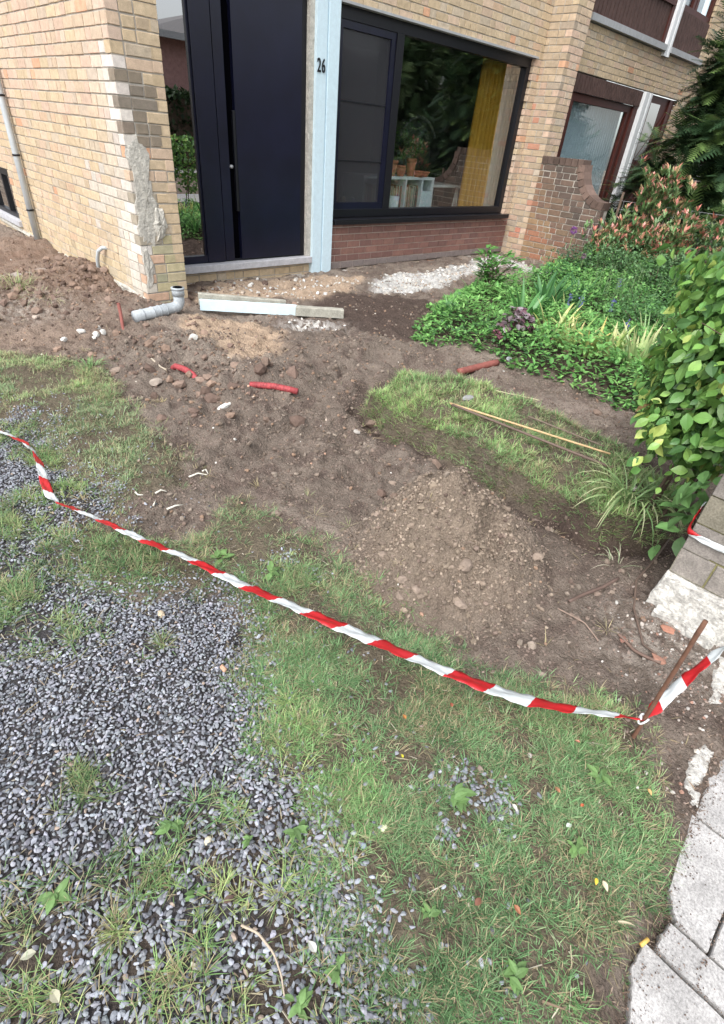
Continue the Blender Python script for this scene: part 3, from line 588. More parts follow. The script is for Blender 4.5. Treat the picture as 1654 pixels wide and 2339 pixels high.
# ================================================================ NEIGHBOUR
nb = empty('brick_house', (6.02, .1, 0), 'neighbouring yellow brick house with brown boards, net curtain and white posts', 'house')
bricks('pilaster', (6.02, 0, 0), (0, 1, 0), (-1, 0, 0), .10, .47, -.225, TOP, c_p2, parent=nb, corner=.1, seed=21, par=1, bond='mixed')
bricks('pilaster', (0, .10, 0), (1, 0, 0), (0, -1, 0), 6.02, 6.39, -.225, TOP, lambda u, z, r: pick(r, PINKY), parent=nb, corner=.1, seed=22)
bricks('front_wall', (0, .45, 0), (1, 0, 0), (0, -1, 0), 6.39, 12.5, -.225, TOP, c_fac, openings=[(6.99, 9.72, .62, 2.31), (9.72, 10.9, 0, 2.31), (6.95, 11.2, 2.86, 4.6)], parent=nb, seed=23)
MB().box((6.39, .12, -.2), (6.40, .46, TOP)).build('pilaster_return', M['mortar'], nb)
wn = MB().box((7.03, .50, .62), (9.34, .58, .72)).box((7.03, .50, 2.0), (9.34, .58, 2.10)).box((7.03, .49, .62), (7.14, .58, 2.1)).box((9.18, .47, .62), (9.34, .58, 2.1)).box((7.14, .51, .72), (7.20, .57, 2.0)).box((9.05, .50, .72), (9.18, .57, 2.0)).build('window', M['mahogany'], nb)
MB().box((7.20, .54, .72), (9.05, .546, 2.0)).build('pane', M['nglass'], wn)
def slats(name, x0, x1, y, z0, z1, wd, m_, parent, gap=.016, ang=0):
    mb = MB(); x = x0
    while x < x1-.001: e = min(x+wd-gap, x1); mb.box((x, y, z0), (e, y+.02, z1), bev=.0025); x += wd
    mb.box((x0, y+.019, z0), (x1, y+.03, z1)); return mb.build(name, m_, parent)
slats('board_cladding', 7.03, 9.34, .455, 2.10, 2.31, .095, M['brown'], nb)
slats('board_cladding', 6.95, 9.52, .47, 2.96, 3.42, .11, M['brown'], nb)
slats('board_cladding', 9.76, 11.2, .47, 2.96, 3.42, .11, M['brown'], nb)
MB().box((6.95, .45, 2.935), (9.52, .5, 2.965)).box((6.95, .44, 3.40), (9.52, .5, 3.47)).box((9.44, .45, 2.94), (9.55, .5, 4.6)).build('cladding_trim', M['mahogany'], nb)
MB().box((6.92, .38, 2.86), (9.54, .5, 2.935)).box((9.74, .38, 2.86), (11.2, .5, 2.935)).build('window_sill', M['zinc'], nb)
u = MB().box((6.95, .5, 3.42), (11.2, .56, 3.5)).box((6.95, .5, 4.5), (11.2, .56, 4.6))
for x in (6.95, 8.2, 9.4, 9.76, 10.3, 10.42, 11.1): u.box((x, .5, 3.5), (x+.09, .56, 4.5))
uw = u.build('window', M['mahogany'], nb); MB().box((6.95, .54, 3.5), (11.2, .546, 4.5)).build('pane', M['nglass'], uw)
for a, b, z0, z1 in ((9.34, 9.62, .45, 2.31), (9.54, 9.76, 2.80, TOP)):
    w3 = (b-a)/3; p = MB()
    for i in range(3): p.box((a+i*w3+.004, .40 if i != 1 else .41, z0), (a+(i+1)*w3-.004, .5, z1), bev=.003)
    p.box((a+.01, .415, z0), (b-.01, .5, z1)).build('post', M['white'], nb)
MB().box((7.0, .38, .57), (9.36, .5, .62)).build('window_sill', M['zinc'], nb)
dd = MB().box((9.66, .5, 0), (10.85, .55, 2.31))
for i in range(12): z = -.5+i*.2; dd.tube([(9.8, .49, z), (10.7, .49, z+.9)], .012, 4) if z+.9 < 2.3 and z > 0 else None
nd = dd.build('front_door', M['mahogany'], nb); MB().box((9.72, .47, .0), (9.80, .5, 2.3)).box((10.6, .47, 0), (10.7, .5, 2.3)).build('door_frame', M['mahogany'], nd)
MB().box((9.82, .485, 1.35), (10.25, .499, 2.2)).build('pane', M['darkglass'], nd)
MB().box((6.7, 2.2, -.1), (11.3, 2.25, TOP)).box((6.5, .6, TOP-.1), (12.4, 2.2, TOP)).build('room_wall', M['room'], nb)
folds('curtain', 7.14, 9.12, .66, .5, 2.15, 24, .040, M['net'], 'pleated white net curtain in the neighbouring ground floor window')
folds('curtain', 9.8, 11.1, .66, 3.4, 4.6, 16, .018, M['net'], 'white net curtain in the neighbouring upper window')
# curved garden wall between the two front gardens
def gw_clip(z):
    if z > 1.29: return None
    if z < .80: return (0, 1.08)
    t = (z-.80)/.49; return (0, .60+.42*(1-math.sqrt(max(0, 1-(1-t)**2))) if t < 1 else .6)
gwl = empty('garden_wall', (6.02, .1, 0), 'dark weathered brick garden wall with a curved step, between the two houses', 'wall')
bricks('brickwork', (6.012, .10, 0), (0, -1, 0), (-1, 0, 0), 0, 1.08, -.15, 1.215, c_gw, parent=gwl, clip=gw_clip, seed=31, jit=.003, cham=.0035, mats=[M['brick'], M['mortar']])
cap = MB(); path = [(-.0, 1.215), (-.46, 1.215)]
arc = [(-.50-.42*(1-math.cos(a)), .80+.415*math.cos(a) if False else 1.215-.415*math.sin(a)) for a in np.linspace(0, math.pi/2, 7)]
for i in range(7):
    y = .10-i*.092; cap.box((6.005, y-.088, 1.205), (6.225, y-.004, 1.295), c=tuple(np.array((.12, .085, .07))*random.uniform(.6, 1.3)), bev=.006, jit=.003)
for i in range(8):
    a = (i+.5)/8*math.pi/2; cy = -.53-.46*(1-math.cos(a)); cz = 1.24-.44*math.sin(a); dy, dz = -math.sin(a), -math.cos(a)   # tangent
    t = np.array([0, -math.sin(a), -math.cos(a)]); nrm = np.array([0, -math.cos(a), math.sin(a)])
    V = []
    for x in (6.003, 6.225):
        for s, q in ((-.040, -.046), (.040, -.046), (.040, .046), (-.040, .046)): p = np.array([x, cy, cz])+t*s+nrm*q; V.append(p+np.random.default_rng(i).normal(size=3)*.001)
    cap.add(V, [(0, 1, 2, 3), (7, 6, 5, 4), (0, 4, 5, 1), (1, 5, 6, 2), (2, 6, 7, 3), (3, 7, 4, 0)], tuple(np.array((.16, .11, .09))*random.uniform(.6, 1.2)))
cap.build('coping', M['brick'], gwl)
gwp = [(.10, -.2), (.10, 1.21), (-.50, 1.21)]+[(-.53-.42*(1-math.cos(a)), 1.20-.41*math.sin(a)) for a in np.linspace(0, math.pi/2, 8)]+[(-.975, .79), (-.975, -.2)]
MB().prism(gwp, 6.03, 6.21, axis=0).build('core', M['mortar'], gwl)
# ================================================================ STREET SIDE
def project(X, Y, Z):
    d = np.stack([X-CAM[0], Y-CAM[1], Z-CAM[2]], -1); z = d@_f; z = np.where(z < .05, .05, z)
    return CX_PX+F_PX*(d@_r)/z, CY_PX-F_PX*(d@_u)/z, z
def near_view(X, Y, Z, m=.10):
    """drops what lies far outside the garden corner that is photographed (keeps a margin)"""
    x, y, z = project(X, Y, Z); return (x > -1654*m) & (x < 1654*(1+m)) & (y > -2339*m) & (y < 2339*(1+m)) & (z > .1)
pier = empty('gate_pier', (-.1, -4.48, -.05), 'mossy grey brick gate pier on a crumbling white base, beside the hedge', 'pier')
def c_pier(u, z, rng):
    c = np.array((.215, .195, .175))*rng.uniform(.85, 1.1)
    if rng.random() < .5: c = c*.75+np.array((.20, .19, .08))*.25
    return c
M['pier'] = mat('weathered pier brick', attr=True, rough=.9, var=.35, nscale=16, fine=(150, .3), bump=.6, bscale=110, bdist=.005, spec=.2)
M['moss'] = mat('mossy joint', (.20, .185, .085), rough=.95, var=.4, nscale=20, bump=.6, bscale=90)
bricks('brickwork', (-.10, -4.478, .02), (0, -1, 0), (-1, 0, 0), 0, .46, .115, 1.0, c_pier, h=.112, L=.24, bond='stretcher', parent=pier, mats=[M['pier'], M['moss']], jit=.0012, cham=.003, seed=41, joint=.007)
bricks('brickwork', (0, -4.478, .02), (1, 0, 0), (0, 1, 0), -.10, .34, .115, 1.0, c_pier, h=.112, L=.24, bond='stretcher', parent=pier, mats=[M['pier'], M['moss']], seed=42, par=1, joint=.007)
MB().box((-.09, -4.93, -.1), (.34, -4.49, 1.0)).build('core', M['mortar'], pier)
MB().box((-.13, -4.97, 1.0), (.38, -4.45, 1.05), bev=.01).build('cap', M['slab'], pier)
M['whitebase'] = mat('flaking white render', (.50, .485, .45), rough=.95, var=.42, nscale=26, fine=(70, .4), bump=1.0, bscale=50, bdist=.012, spec=.1)
def rough_block(name, lo, hi, mt, parent, n=22, amp=.008, label=None, cat=None, taper=0, group=None):
    """a worn block: subdivided box with noise"""
    bm = bmesh.new(); bmesh.ops.create_cube(bm, size=1); bmesh.ops.subdivide_edges(bm, edges=bm.edges[:], cuts=n, use_grid_fill=True)
    lo = np.array(lo); hi = np.array(hi)
    for v in bm.verts:
        k = 1-taper*(v.co.z+.5); p = np.array([(lo[i]+hi[i])/2+v.co[i]*(hi[i]-lo[i])*(k if i < 2 else 1) for i in range(3)])
        q = np.array([float(fbm(np.array([p[1]*22+p[2]*13]), np.array([p[0]*22-p[2]*17]), s, 3)[0])-.5 for s in (5, 6, 8)]); v.co = Vector(p+q*amp*2)
    me = bpy.data.meshes.new(name); bm.to_mesh(me); bm.free(); o = link(name, me, mt, parent)
    return tag(o, label, cat, group) if label else o
rough_block('base', (-.155, -4.95, -.06), (.3, -4.462, .132), M['whitebase'], pier, 26, .012, taper=.06)
rough_block('mortar_lump', (-.20, -4.72, -.06), (-.12, -4.50, .02), M['whitebase'], pier, 12, .02)
# white mortar haunch along the pavement
def haunch(name, inner, outer, z, label):
    mb = MB(); n = 40; V = []; rng = np.random.default_rng(5)
    A = np.array(inner); B = np.array(outer); ti = np.linspace(0, 1, len(A)); tt = np.linspace(0, 1, n)
    for i, t in enumerate(tt):
        a = np.array([np.interp(t, ti, A[:, k]) for k in (0, 1)]); b = np.array([np.interp(t, ti, B[:, k]) for k in (0, 1)]); a = a+rng.normal(size=2)*.004
        for s, dz in ((0, -.02), (.03, .006), (.3, .014), (.65, .010), (1, .004)): p = a+(b-a)*s; V.append((p[0], p[1], z+dz+rng.normal()*.002*(dz > 0)))
    F = [(i*5+j, i*5+j+1, (i+1)*5+j+1, (i+1)*5+j) for i in range(n-1) for j in range(4)]; mb.add(V, F, (1, 1, 1), 0, True)
    return tag(mb.build(name, M['whitebase']), label, 'mortar')
haunch('mortar_haunch', [(-.80, -4.865), (-.76, -4.836), (-.65, -4.812), (-.60, -4.825), (-.52, -4.80), (-.42, -4.78), (-.2, -4.74)], [(-.80, -4.882), (-.74, -4.872), (-.65, -4.862), (-.60, -4.858), (-.52, -4.845), (-.42, -4.83), (-.2, -4.80)], -.022, 'rough edge of whitish mortar against the concrete paving slabs')
# slabs of the pavement
ED = lambda x: -4.885+.10*(x+.82)*.9
slab_defs = [((-.545, ED(-.545)), (-.26, ED(-.26)), (-.26, -4.985), (-.545, -5.0), 'concrete slab nearest the gate pier'),
             ((-.815, ED(-.815)), (-.553, ED(-.553)), (-.553, -5.0), (-.815, -5.005), 'concrete slab beside the end of the white mortar edge'),
             ((-1.098, -4.94), (-1.045, -4.903), (-.823, -4.878), (-.823, -5.005), (-1.098, -5.007), 'cracked concrete slab in the middle, with a chipped far corner'),
             ((-1.178, -4.925), (-1.108, -4.93), (-1.108, -5.25), (-1.178, -5.25), 'narrow cut strip of concrete paving between two dirty joints'),
             ((-1.46, -5.0), (-1.34, -4.94), (-1.25, -4.905), (-1.188, -4.905), (-1.188, -5.25), (-1.47, -5.25), 'stained concrete slab nearest the camera, with earth over its edge'),
             ((-1.098, -5.013), (-.823, -5.011), (-.823, -5.29), (-1.098, -5.29), 'concrete slab in the second row, behind the cracked one'),
             ((-.815, -5.011), (-.553, -5.008), (-.553, -5.29), (-.815, -5.29), 'concrete slab in the second row, by the right edge of the photo')]
M['slab'].node_tree.nodes['Principled BSDF'].inputs['Roughness'].default_value = .85
for i, d in enumerate(slab_defs):
    P = [np.array(p) for p in d[:-1]]; rng = np.random.default_rng(i); Q = []
    for j in range(len(P)):
        a, b = P[j], P[(j+1) % len(P)]
        for t in np.linspace(0, 1, 9)[:-1]: Q.append(a+(b-a)*t+rng.normal(size=2)*.0011)
    cen = np.mean(Q, 0); V = []; n = len(Q); zt = -.020+rng.uniform(-.003, .004); tx, ty = rng.uniform(-.012, .012, 2)
    zz = lambda q: zt+(q[0]-cen[0])*tx+(q[1]-cen[1])*ty
    for k, (s, dz) in enumerate(((1, -.05), (1, -.004), (.985, 0))):
        for q in Q: p = cen+(q-cen)*s; V.append((p[0], p[1], zz(p)+dz))
    F = [(r_*n+j, r_*n+(j+1) % n, (r_+1)*n+(j+1) % n, (r_+1)*n+j) for r_ in range(2) for j in range(n)]+[tuple(2*n+j for j in range(n))]
    mb = MB(); mb.add(V, F); tag(mb.build('paving_slab', M['slab']), d[-1], 'paving slab', 'concrete slabs of the pavement')
def sheet(name, x0, x1, y0, y1, z, m_): mb = MB(); mb.box((x0, y0, z-.02), (x1, y1, z)); o = mb.build(name, m_); o['kind'] = 'structure'; return o
sheet('pavement', -30, 40, -6.4, -5.31, -.022, M['slab']); sheet('road', -40, 60, -11.5, -6.52, -.12, M['asphalt']); sheet('far_pavement', -40, 60, -13, -11.6, -.022, M['slab'])
k1 = MB().box((-30, -6.52, -.15), (40, -6.405, -.018), bev=.01); tag(k1.build('kerb', M['sillstone']), kind='structure')

# stake and tape
top = np.array([-.765, -4.668, .49]); bot = np.array([-.752, -4.682, -.12]); rng = np.random.default_rng(3)
st = MB().tube([bot+(top-bot)*t+rng.normal(size=3)*.0008 for t in np.linspace(0, 1, 14)], [.0056*random.uniform(.9, 1.1) for _ in range(14)], 10)
tag(st.build('steel_stake', M['rust']), 'rusty steel rod driven into the soil, holding the barrier tape', 'stake')
def tape(name, pts, label, width=.055, lead=0., wid=None, twist=None, per=.118):
    pts = np.array(pts, float); seg = np.linalg.norm(np.diff(pts, axis=0), axis=1); cum = np.concatenate([[0], np.cumsum(seg)]); n = max(20, int(cum[-1]/.012)); s = np.linspace(0, cum[-1], n)
    X = np.stack([np.interp(s, cum, pts[:, i]) for i in range(3)], -1)
    for _ in range(2): X[1:-1] = (X[:-2]+2*X[1:-1]+X[2:])/4
    T = np.gradient(X, axis=0); T /= np.linalg.norm(T, axis=1, keepdims=True); tw = np.interp(s, cum, twist) if twist is not None else np.zeros(n); wd = np.interp(s, cum, wid) if wid is not None else np.full(n, width)
    sd_ = np.cross(T, [0, 0, 1.]); sd_ /= np.linalg.norm(sd_, axis=1, keepdims=True); upv = np.cross(sd_, T); A = upv*np.cos(tw)[:, None]+sd_*np.sin(tw)[:, None]; B = np.cross(A, T)
    V = []; uv = []; K = 7
    for i in range(n):
        for j in range(K):
            q = j/(K-1)-.5; V.append(X[i]+A[i]*wd[i]*q+B[i]*(.10*wd[i]*math.sin(q*9+s[i]*14)*.35+.0022*math.sin(s[i]*55+q*5)+.0014*math.sin(s[i]*131+q*23))); uv.append(((s[i]+lead)/per+q*.14, q))
    F = [(i*K+j, i*K+j+1, (i+1)*K+j+1, (i+1)*K+j) for i in range(n-1) for j in range(K-1)]
    me = bpy.data.meshes.new(name); me.from_pydata([tuple(v) for v in V], [], F); ul = me.uv_layers.new(name='UVMap')
    for l in me.loops: ul.data[l.index].uv = uv[l.vertex_index]
    o = link(name, me, M['tape'], None, True); sm_ = o.modifiers.new('thickness', 'SOLIDIFY'); sm_.thickness = .0004; return tag(o, label, 'barrier tape', 'red and white barrier tape')
mt, nt, p = new_mat('red and white tape'); L = nt.links
uvn = N(nt, 'ShaderNodeUVMap'); sx = N(nt, 'ShaderNodeSeparateXYZ'); L.new(uvn.outputs[0], sx.inputs[0])
fr = N(nt, 'ShaderNodeMath', operation='FRACT'); L.new(sx.outputs[0], fr.inputs[0]); gt = N(nt, 'ShaderNodeMath', operation='GREATER_THAN'); gt.inputs[1].default_value = .5; L.new(fr.outputs[0], gt.inputs[0])
mxc = N(nt, 'ShaderNodeMix', data_type='RGBA'); mxc.inputs[6].default_value = (.56, .022, .028, 1); mxc.inputs[7].default_value = (.70, .74, .75, 1); L.new(gt.outputs[0], mxc.inputs[0])
tcn = N(nt, 'ShaderNodeTexCoord'); nz = N(nt, 'ShaderNodeTexNoise', Scale=60., Detail=5.); L.new(tcn.outputs['Object'], nz.inputs[0]); bp = N(nt, 'ShaderNodeBump', Strength=.35, Distance=.004); L.new(nz.outputs[0], bp.inputs['Height']); L.new(bp.outputs[0], p.inputs['Normal'])
L.new(mxc.outputs[2], p.inputs['Base Color']); p.inputs['Roughness'].default_value = .3
tr = N(nt, 'ShaderNodeBsdfTranslucent'); L.new(mxc.outputs[2], tr.inputs[0]); ms = N(nt, 'ShaderNodeMixShader'); ms.inputs[0].default_value = .25
L.new(p.outputs[0], ms.inputs[1]); L.new(tr.outputs[0], ms.inputs[2]); L.new(ms.outputs[0], nt.nodes['Material Output'].inputs[0]); M['tape'] = mt
def tp(u, v, z): x, y = at(u, v, z); return (x, y, z)
HOLD = (-.758, -4.675, .095)
run = [tp(-160, 900, .03), tp(-40, 950, .03), tp(18, 974, .04), tp(55, 992, .04), tp(78, 1015, .045), tp(90, 1040, .05), tp(100, 1080, .05), tp(112, 1112, .05), tp(128, 1127, .05), tp(160, 1138, .06), tp(230, 1168, .07), tp(320, 1210, .08), tp(430, 1255, .09), tp(540, 1310, .10), tp(640, 1352, .105), tp(760, 1404, .11), tp(880, 1454, .11), tp(1000, 1506, .105), tp(1100, 1545, .10), tp(1180, 1570, .10), tp(1280, 1590, .10), tp(1370, 1602, .097), HOLD]
nr = len(run); tape('barrier_tape', run, 'long red and white tape running from the rusty stake across the grass to the left', wid=[.05]*2+[.040, .034, .026, .034, .036, .034, .028, .030, .034, .038, .042, .047, .050, .054, .057, .058, .060, .058, .050, .034, .018], twist=[1.1]*4+[.5, 1.0, 1.3, 1.4, .7, 1.1, 1.15, 1.2, 1.2, 1.2, 1.2, 1.2, 1.2, 1.15, 1.1, 1.2, 1.1, 1.0, .8], lead=.02, per=.235)
tape('barrier_tape', [HOLD, tp(1470, 1588, .115), tp(1530, 1530, .155), tp(1624, 1450, .23), (-.115, -4.955, .33)], 'short red and white tape rising from the rusty stake towards the gate pier', wid=[.014, .036, .044, .042, .036], twist=[.6, 1.1, .9, .6, .1], lead=.03, per=.2)
tape('barrier_tape', [(-.118, -4.958, .31), (-.113, -4.80, .302), (-.113, -4.62, .312), (-.116, -4.470, .318), (-.095, -4.464, .33), (-.02, -4.462, .40)], 'red and white tape wrapped round the mossy gate pier', wid=[.022, .024, .024, .022, .016, .014], twist=[0, 0, 0, 0, 0, 0], lead=.075, per=.27)
MB_k = MB(); MB_k.tube([np.array(HOLD)+(.010*math.cos(a), .010*math.sin(a), .012*math.sin(a*1.7)) for a in np.linspace(0, 9, 24)], .0028, 6, c=(.68, .72, .73)); tag(MB_k.build('tape_knot', M['plain']), 'white twisted knot of tape round the rusty stake', 'tape knot')

# ================================================================ PIPES, BOARDS, THINGS ON THE SOIL
e0 = np.array(gp(398, 690)); el = empty('drain_elbow', (e0[0], e0[1], e0[2]), 'grey plastic drain pipe with an elbow, at the foot of the house corner', 'drain pipe')
ex, ey = at(401, 668, .12); hx, hy = at(316, 700, .06); ZE = max(gz(ex, ey), gz(hx, hy), gz((ex+hx)/2, (ey+hy)/2))-.02; print('elbow ground', ZE, ex, ey, hx, hy)
p0 = np.array([ex, ey, .20+ZE]); d_ = np.array([hx-ex, hy-ey, 0.]); d_ /= np.linalg.norm(d_)
arcp = [np.array([ex, ey, .17+ZE])]+[np.array([ex, ey, .105+ZE])+d_*.055*(1-math.cos(a))+np.array([0, 0, -.055*math.sin(a)+.0]) for a in np.linspace(0, math.pi/2, 7)]
endp = arcp[-1]+d_*.36+np.array([0, 0, -.015]); midp = arcp[-1]*.6+endp*.4
MB().tube(arcp+[midp, endp], .044, 20).build('bend', M['pvc'], el)
MB().tube([p0+(0, 0, -.06), p0+(0, 0, .0)], .050, 20).tube([p0+(0, 0, -.012), p0+(0, 0, .004)], .054, 20).build('socket', M['pvc'], el)
MB().tube([p0+(0, 0, -.03), p0+(0, 0, .0055)], .040, 20).build('bore', M['void'], el)
for t in (.22, .38, .55, .8): q = arcp[-1]*(1-t)+endp*t; MB().tube([q, q+(endp-q)/np.linalg.norm(endp-q)*.008], .0475, 20).build('seal', M['pvc'], el)
cn = MB(); a0 = (-.02, .80, .305); a1 = (-.055, .965, .0)
cn.tube([(.02, .76, .30), (-.03, .78, .305), (-.055, .83, .27), (-.06, .88, .19), (-.055, .92, .09), (-.055, .94, -.04)], .017, 10)
tag(cn.build('cable_conduit', M['downpipe']), 'short pale curved conduit coming out of the house side wall into the soil', 'conduit')
def corr(name, pts, r, label, m_, ribs=True):
    pts = [np.array(p, float) for p in pts]; n = 90 if ribs else 14; S = []; R_ = []
    for i in range(n): t = i/(n-1)*(len(pts)-1); k = min(int(t), len(pts)-2); S.append(pts[k]*(1-(t-k))+pts[k+1]*(t-k)); R_.append(r*(1+(.10*math.sin(i*1.9) if ribs else random.uniform(-.03, .03))))
    mb = MB().tube(S, R_, 12); return tag(mb.build(name, m_), label, 'conduit', 'red conduit ends sticking out of the soil')
def lay(a, b, lift, dip=.02):
    A, B = gp(*a), gp(*b); zs = [gz(*(A*(1-t)+B*t)[:2]) for t in np.linspace(0, 1, 7)]; zt = float(np.mean(zs))+lift; P = [A*(1-t)+B*t for t in (0, .15, .5, .85, 1)]; return [np.array([p[0], p[1], zt-dz]) for p, dz in zip(P, (dip, .004, -.003, .004, dip))]
corr('buried_conduit', lay((388, 824), (440, 848), .026, .03), .020, 'smooth red conduit piece slanting in the turned soil, leftmost of the red ones', M['conduit'], False)
corr('buried_conduit', lay((562, 861), (668, 864), .022, .01), .019, 'ribbed red conduit lying level in the middle of the soil', M['conduit'])
corr('buried_conduit', [gp(1028, 838, .012), gp(1070, 829, .02), gp(1114, 818, .018)], .026, 'brownish red pipe at the edge of the flower bed', M['rustypipe'], False)
corr('standing_pipe', [gp(277, 742, -.02), gp(274, 722, .05)*np.array([1, 1, 1])+np.array([.0, 0, .03]), gp(272, 715, .13)], .013, 'thin reddish pipe standing up beside the grey drain elbow', M['rustypipe'], False)['group'] = ''
del bpy.data.objects['standing_pipe']['group']
def beam(name, A, B, h, w_, mt, label, roll=0., cat='board'):
    A = np.array(A, float); B = np.array(B, float); d = (B-A)/np.linalg.norm(B-A); s = np.cross(d, [0, 0, 1.]); s /= np.linalg.norm(s); u_ = np.cross(s, d)
    mb = MB(); n = 12; V = []; rng = np.random.default_rng(len(label))
    for i in range(n+1):
        c_ = A+(B-A)*i/n
        for a, b in ((-.5, 0), (.5, 0), (.5, .93), (.44, 1), (-.44, 1), (-.5, .93)): V.append(c_+s*a*w_+u_*b*h+rng.normal(size=3)*.0007)
    F = [(i*6+j, i*6+(j+1) % 6, (i+1)*6+(j+1) % 6, (i+1)*6+j) for i in range(n) for j in range(6)]+[tuple(range(6))[::-1], tuple(n*6+j for j in range(6))]
    mb.add(V, F); return tag(mb.build(name, mt), label, cat)
M['oldwood'] = mat('weathered wood', (.34, .33, .28), rough=.9, var=.3, nscale=14, fine=(90, .22), bump=.5, bscale=90, bdist=.004)
a = gp(450, 700); b = gp(664, 708); beam('painted_board', a+(0, 0, .005), b+(0, 0, .005), .088, .03, M['paleblue'], 'pale blue painted board standing on edge in the soil in front of the door')
a = gp(446, 690); b = gp(640, 700); beam('timber_beam', a+(0.01, .02, .035), b+(.02, .03, -.0), .095, .05, M['oldwood'], 'weathered grey timber behind the pale blue board')
a = gp(662, 706); b = gp(769, 712); beam('timber_beam', a+(0, 0, .0), b+(0, 0, .0), .075, .07, M['oldwood'], 'short mossy grey timber end sticking out past the pale blue board')

stones = []
def stone(u, v, size, col, label, cat='stone', group=None, flat=.65, sink=.35, name='stone', seed=None, facet=6, matn='stone', rough=.12, stretch=1., ang=None):
    rng = np.random.default_rng(seed if seed is not None else int(u*31+v*17)); V, Fc = rock_shape(rng, 2, rough, flat, facet); V = V*np.array([stretch, 1, 1])
    a = rng.random()*6.28 if ang is None else ang; c, s = math.cos(a), math.sin(a); V = V@np.array([[c, s, 0], [-s, c, 0], [0, 0, 1]])*size/2
    p = gp(u, v); V = V+p+np.array([0, 0, size/2*flat*(1-sink*2)*.8])
    o = big(name, V, Fc, M[matn], np.tile(np.array(col)*rng.uniform(.9, 1.1), (len(V), 1))); return tag(o, label, cat, group)
WHT = (.58, .57, .53); SOILC = (.19, .145, .12)
for i, (u, v, s, lab) in enumerate([(182, 747, .07, 'white rubble stone at the left end of the little rubble heap'), (215, 752, .075, 'flat white rubble stone in the middle of the rubble heap'), (232, 750, .08, 'large white rubble stone at the right of the rubble heap'), (212, 762, .045, 'small white rubble stone in front of the heap'), (222, 738, .05, 'white rubble stone at the back of the heap'), (146, 774, .06, 'rounded pale stone lying alone left of the rubble heap'), (80, 715, .06, 'grey brown stone by the straw at the left'), (432, 757, .085, 'white stone on a dark clod in the sandy patch'), (352, 868, .09, 'brownish white half buried stone left of the red conduit')]):
    stone(u, v, s, WHT if i not in (6, 8) else (.38, .32, .27), lab, 'rubble stone', 'pale rubble stones in the soil', sink=.2)
stone(506, 913, .085, (.70, .69, .64), 'small white rectangular tile fragment in the dark soil', 'tile fragment', flat=.35, facet=10, rough=.03, stretch=1.5, ang=.3, name='tile_fragment')
stone(1050, 900, .09, (.27, .27, .27), 'flat grey stone on the lawn strip between the canes', flat=.4, sink=.1)
stone(1140, 816, .075, (.33, .35, .37), 'smooth grey stone at the foot of the flower bed', flat=.6)
stone(800, 970, .06, (.36, .33, .30), 'flat pale stone in the trodden soil, above the small mound', flat=.3)
for u, v, s, lab in [(862, 1248, .055, 'rounded clod at the lower left foot of the soil mound'), (912, 1236, .05, 'angular clod beside the lower left foot of the mound'), (846, 1158, .045, 'small clod on the left flank of the mound'), (880, 1085, .05, 'clod at the upper left shoulder of the mound'), (1205, 1252, .065, 'long flat clod on the right flank of the mound'), (902, 1310, .05, 'half buried clod below the mound'), (960, 1195, .05, 'clod in the middle of the mound face'), (262, 833, .10, 'flat brown clod at the left edge of the dig'), (620, 1152, .05, 'clod on the soil path left of the mound'), (1058, 1215, .07, 'clod above the footprint in the mound'), (1048, 1300, .06, 'clod below the footprint in the mound')]:
    stone(u, v, s*.9, (.26, .205, .165), lab, 'clod', 'clods of the soil mound', matn='crumb', flat=.6, rough=.3, name='soil_clod', sink=.25)
for u, v, s, c, lab in [(502, 1502, .032, (.58, .36, .24), 'pale orange brick chip on the gravel'), (362, 1380, .035, (.46, .38, .27), 'tan broken stone in the gravel near the grass'), (465, 1888, .024, (.55, .50, .38), 'cream flint pebble on the gravel'), (437, 2168, .022, (.60, .57, .50), 'white pebble in the grass at the bottom left'), (860, 1858, .020, (.66, .64, .46), 'pale yellow pebble on the lawn'), (815, 1898, .017, (.30, .35, .42), 'smooth blue grey pebble alone on the lawn'), (675, 1447, .02, (.55, .45, .38), 'beige stone in the grass under the tape'), (1188, 1695, .018, (.45, .40, .37), 'pinkish grey pebble in the bare patch of the lawn'), (1420, 1100, .05, (.5, .48, .45), 'white stone by the striped grass clump')]:
    stone(u, v, s, c, lab, 'pebble', None, sink=.15, name='pebble', flat=.6)
for u, v, s, c, lab in [(1395, 1435, .035, (.33, .16, .12), 'reddish brick chip by the buried root'), (1475, 1478, .045, (.34, .18, .13), 'brick chip against the foot of the rusty stake view, near the crack'), (1500, 1415, .05, (.33, .16, .11), 'dark red brick piece below the white pier base'), (1440, 1400, .03, (.5, .45, .4), 'pale mortar crumb near the white pier base')]:
    stone(u, v, s, c, lab, 'brick chip', 'brick chips near the gate pier', sink=.3, name='brick_chip', flat=.35, facet=14, stretch=1.4)
def stick(pxs, r, c, label, dz=.012, cat='cane', group=None, name='garden_cane', r1=None):
    P = [gp(u, v, dz+.0) for u, v in pxs]; S = []
    n = 16
    for i in range(n): t = i/(n-1)*(len(P)-1); k = min(int(t), len(P)-2); S.append(P[k]*(1-(t-k))+P[k+1]*(t-k))
    if name == 'garden_cane':
        z0, z1 = S[0][2], S[-1][2]; S = [np.array([q[0], q[1], z0+(z1-z0)*i/(n-1)+.012]) for i, q in enumerate(S)]; up_ = max(0, np.quantile([gz(q[0], q[1])-q[2] for q in S], .85))+.006; S = [q+np.array([0, 0, up_]) for q in S]
    rr = [r+(((r1 or r)-r)*i/(n-1)) for i in range(n)]; mb = MB().tube(S, rr, 7, c=c); return tag(mb.build(name, M['cane']), label, cat, group)
GC = 'canes lying on the lawn strip'
stick([(1008, 914), (1365, 1028)], .0055, (.52, .36, .19), 'long tan bamboo cane lying on the lawn strip, its near end orange', group=GC)
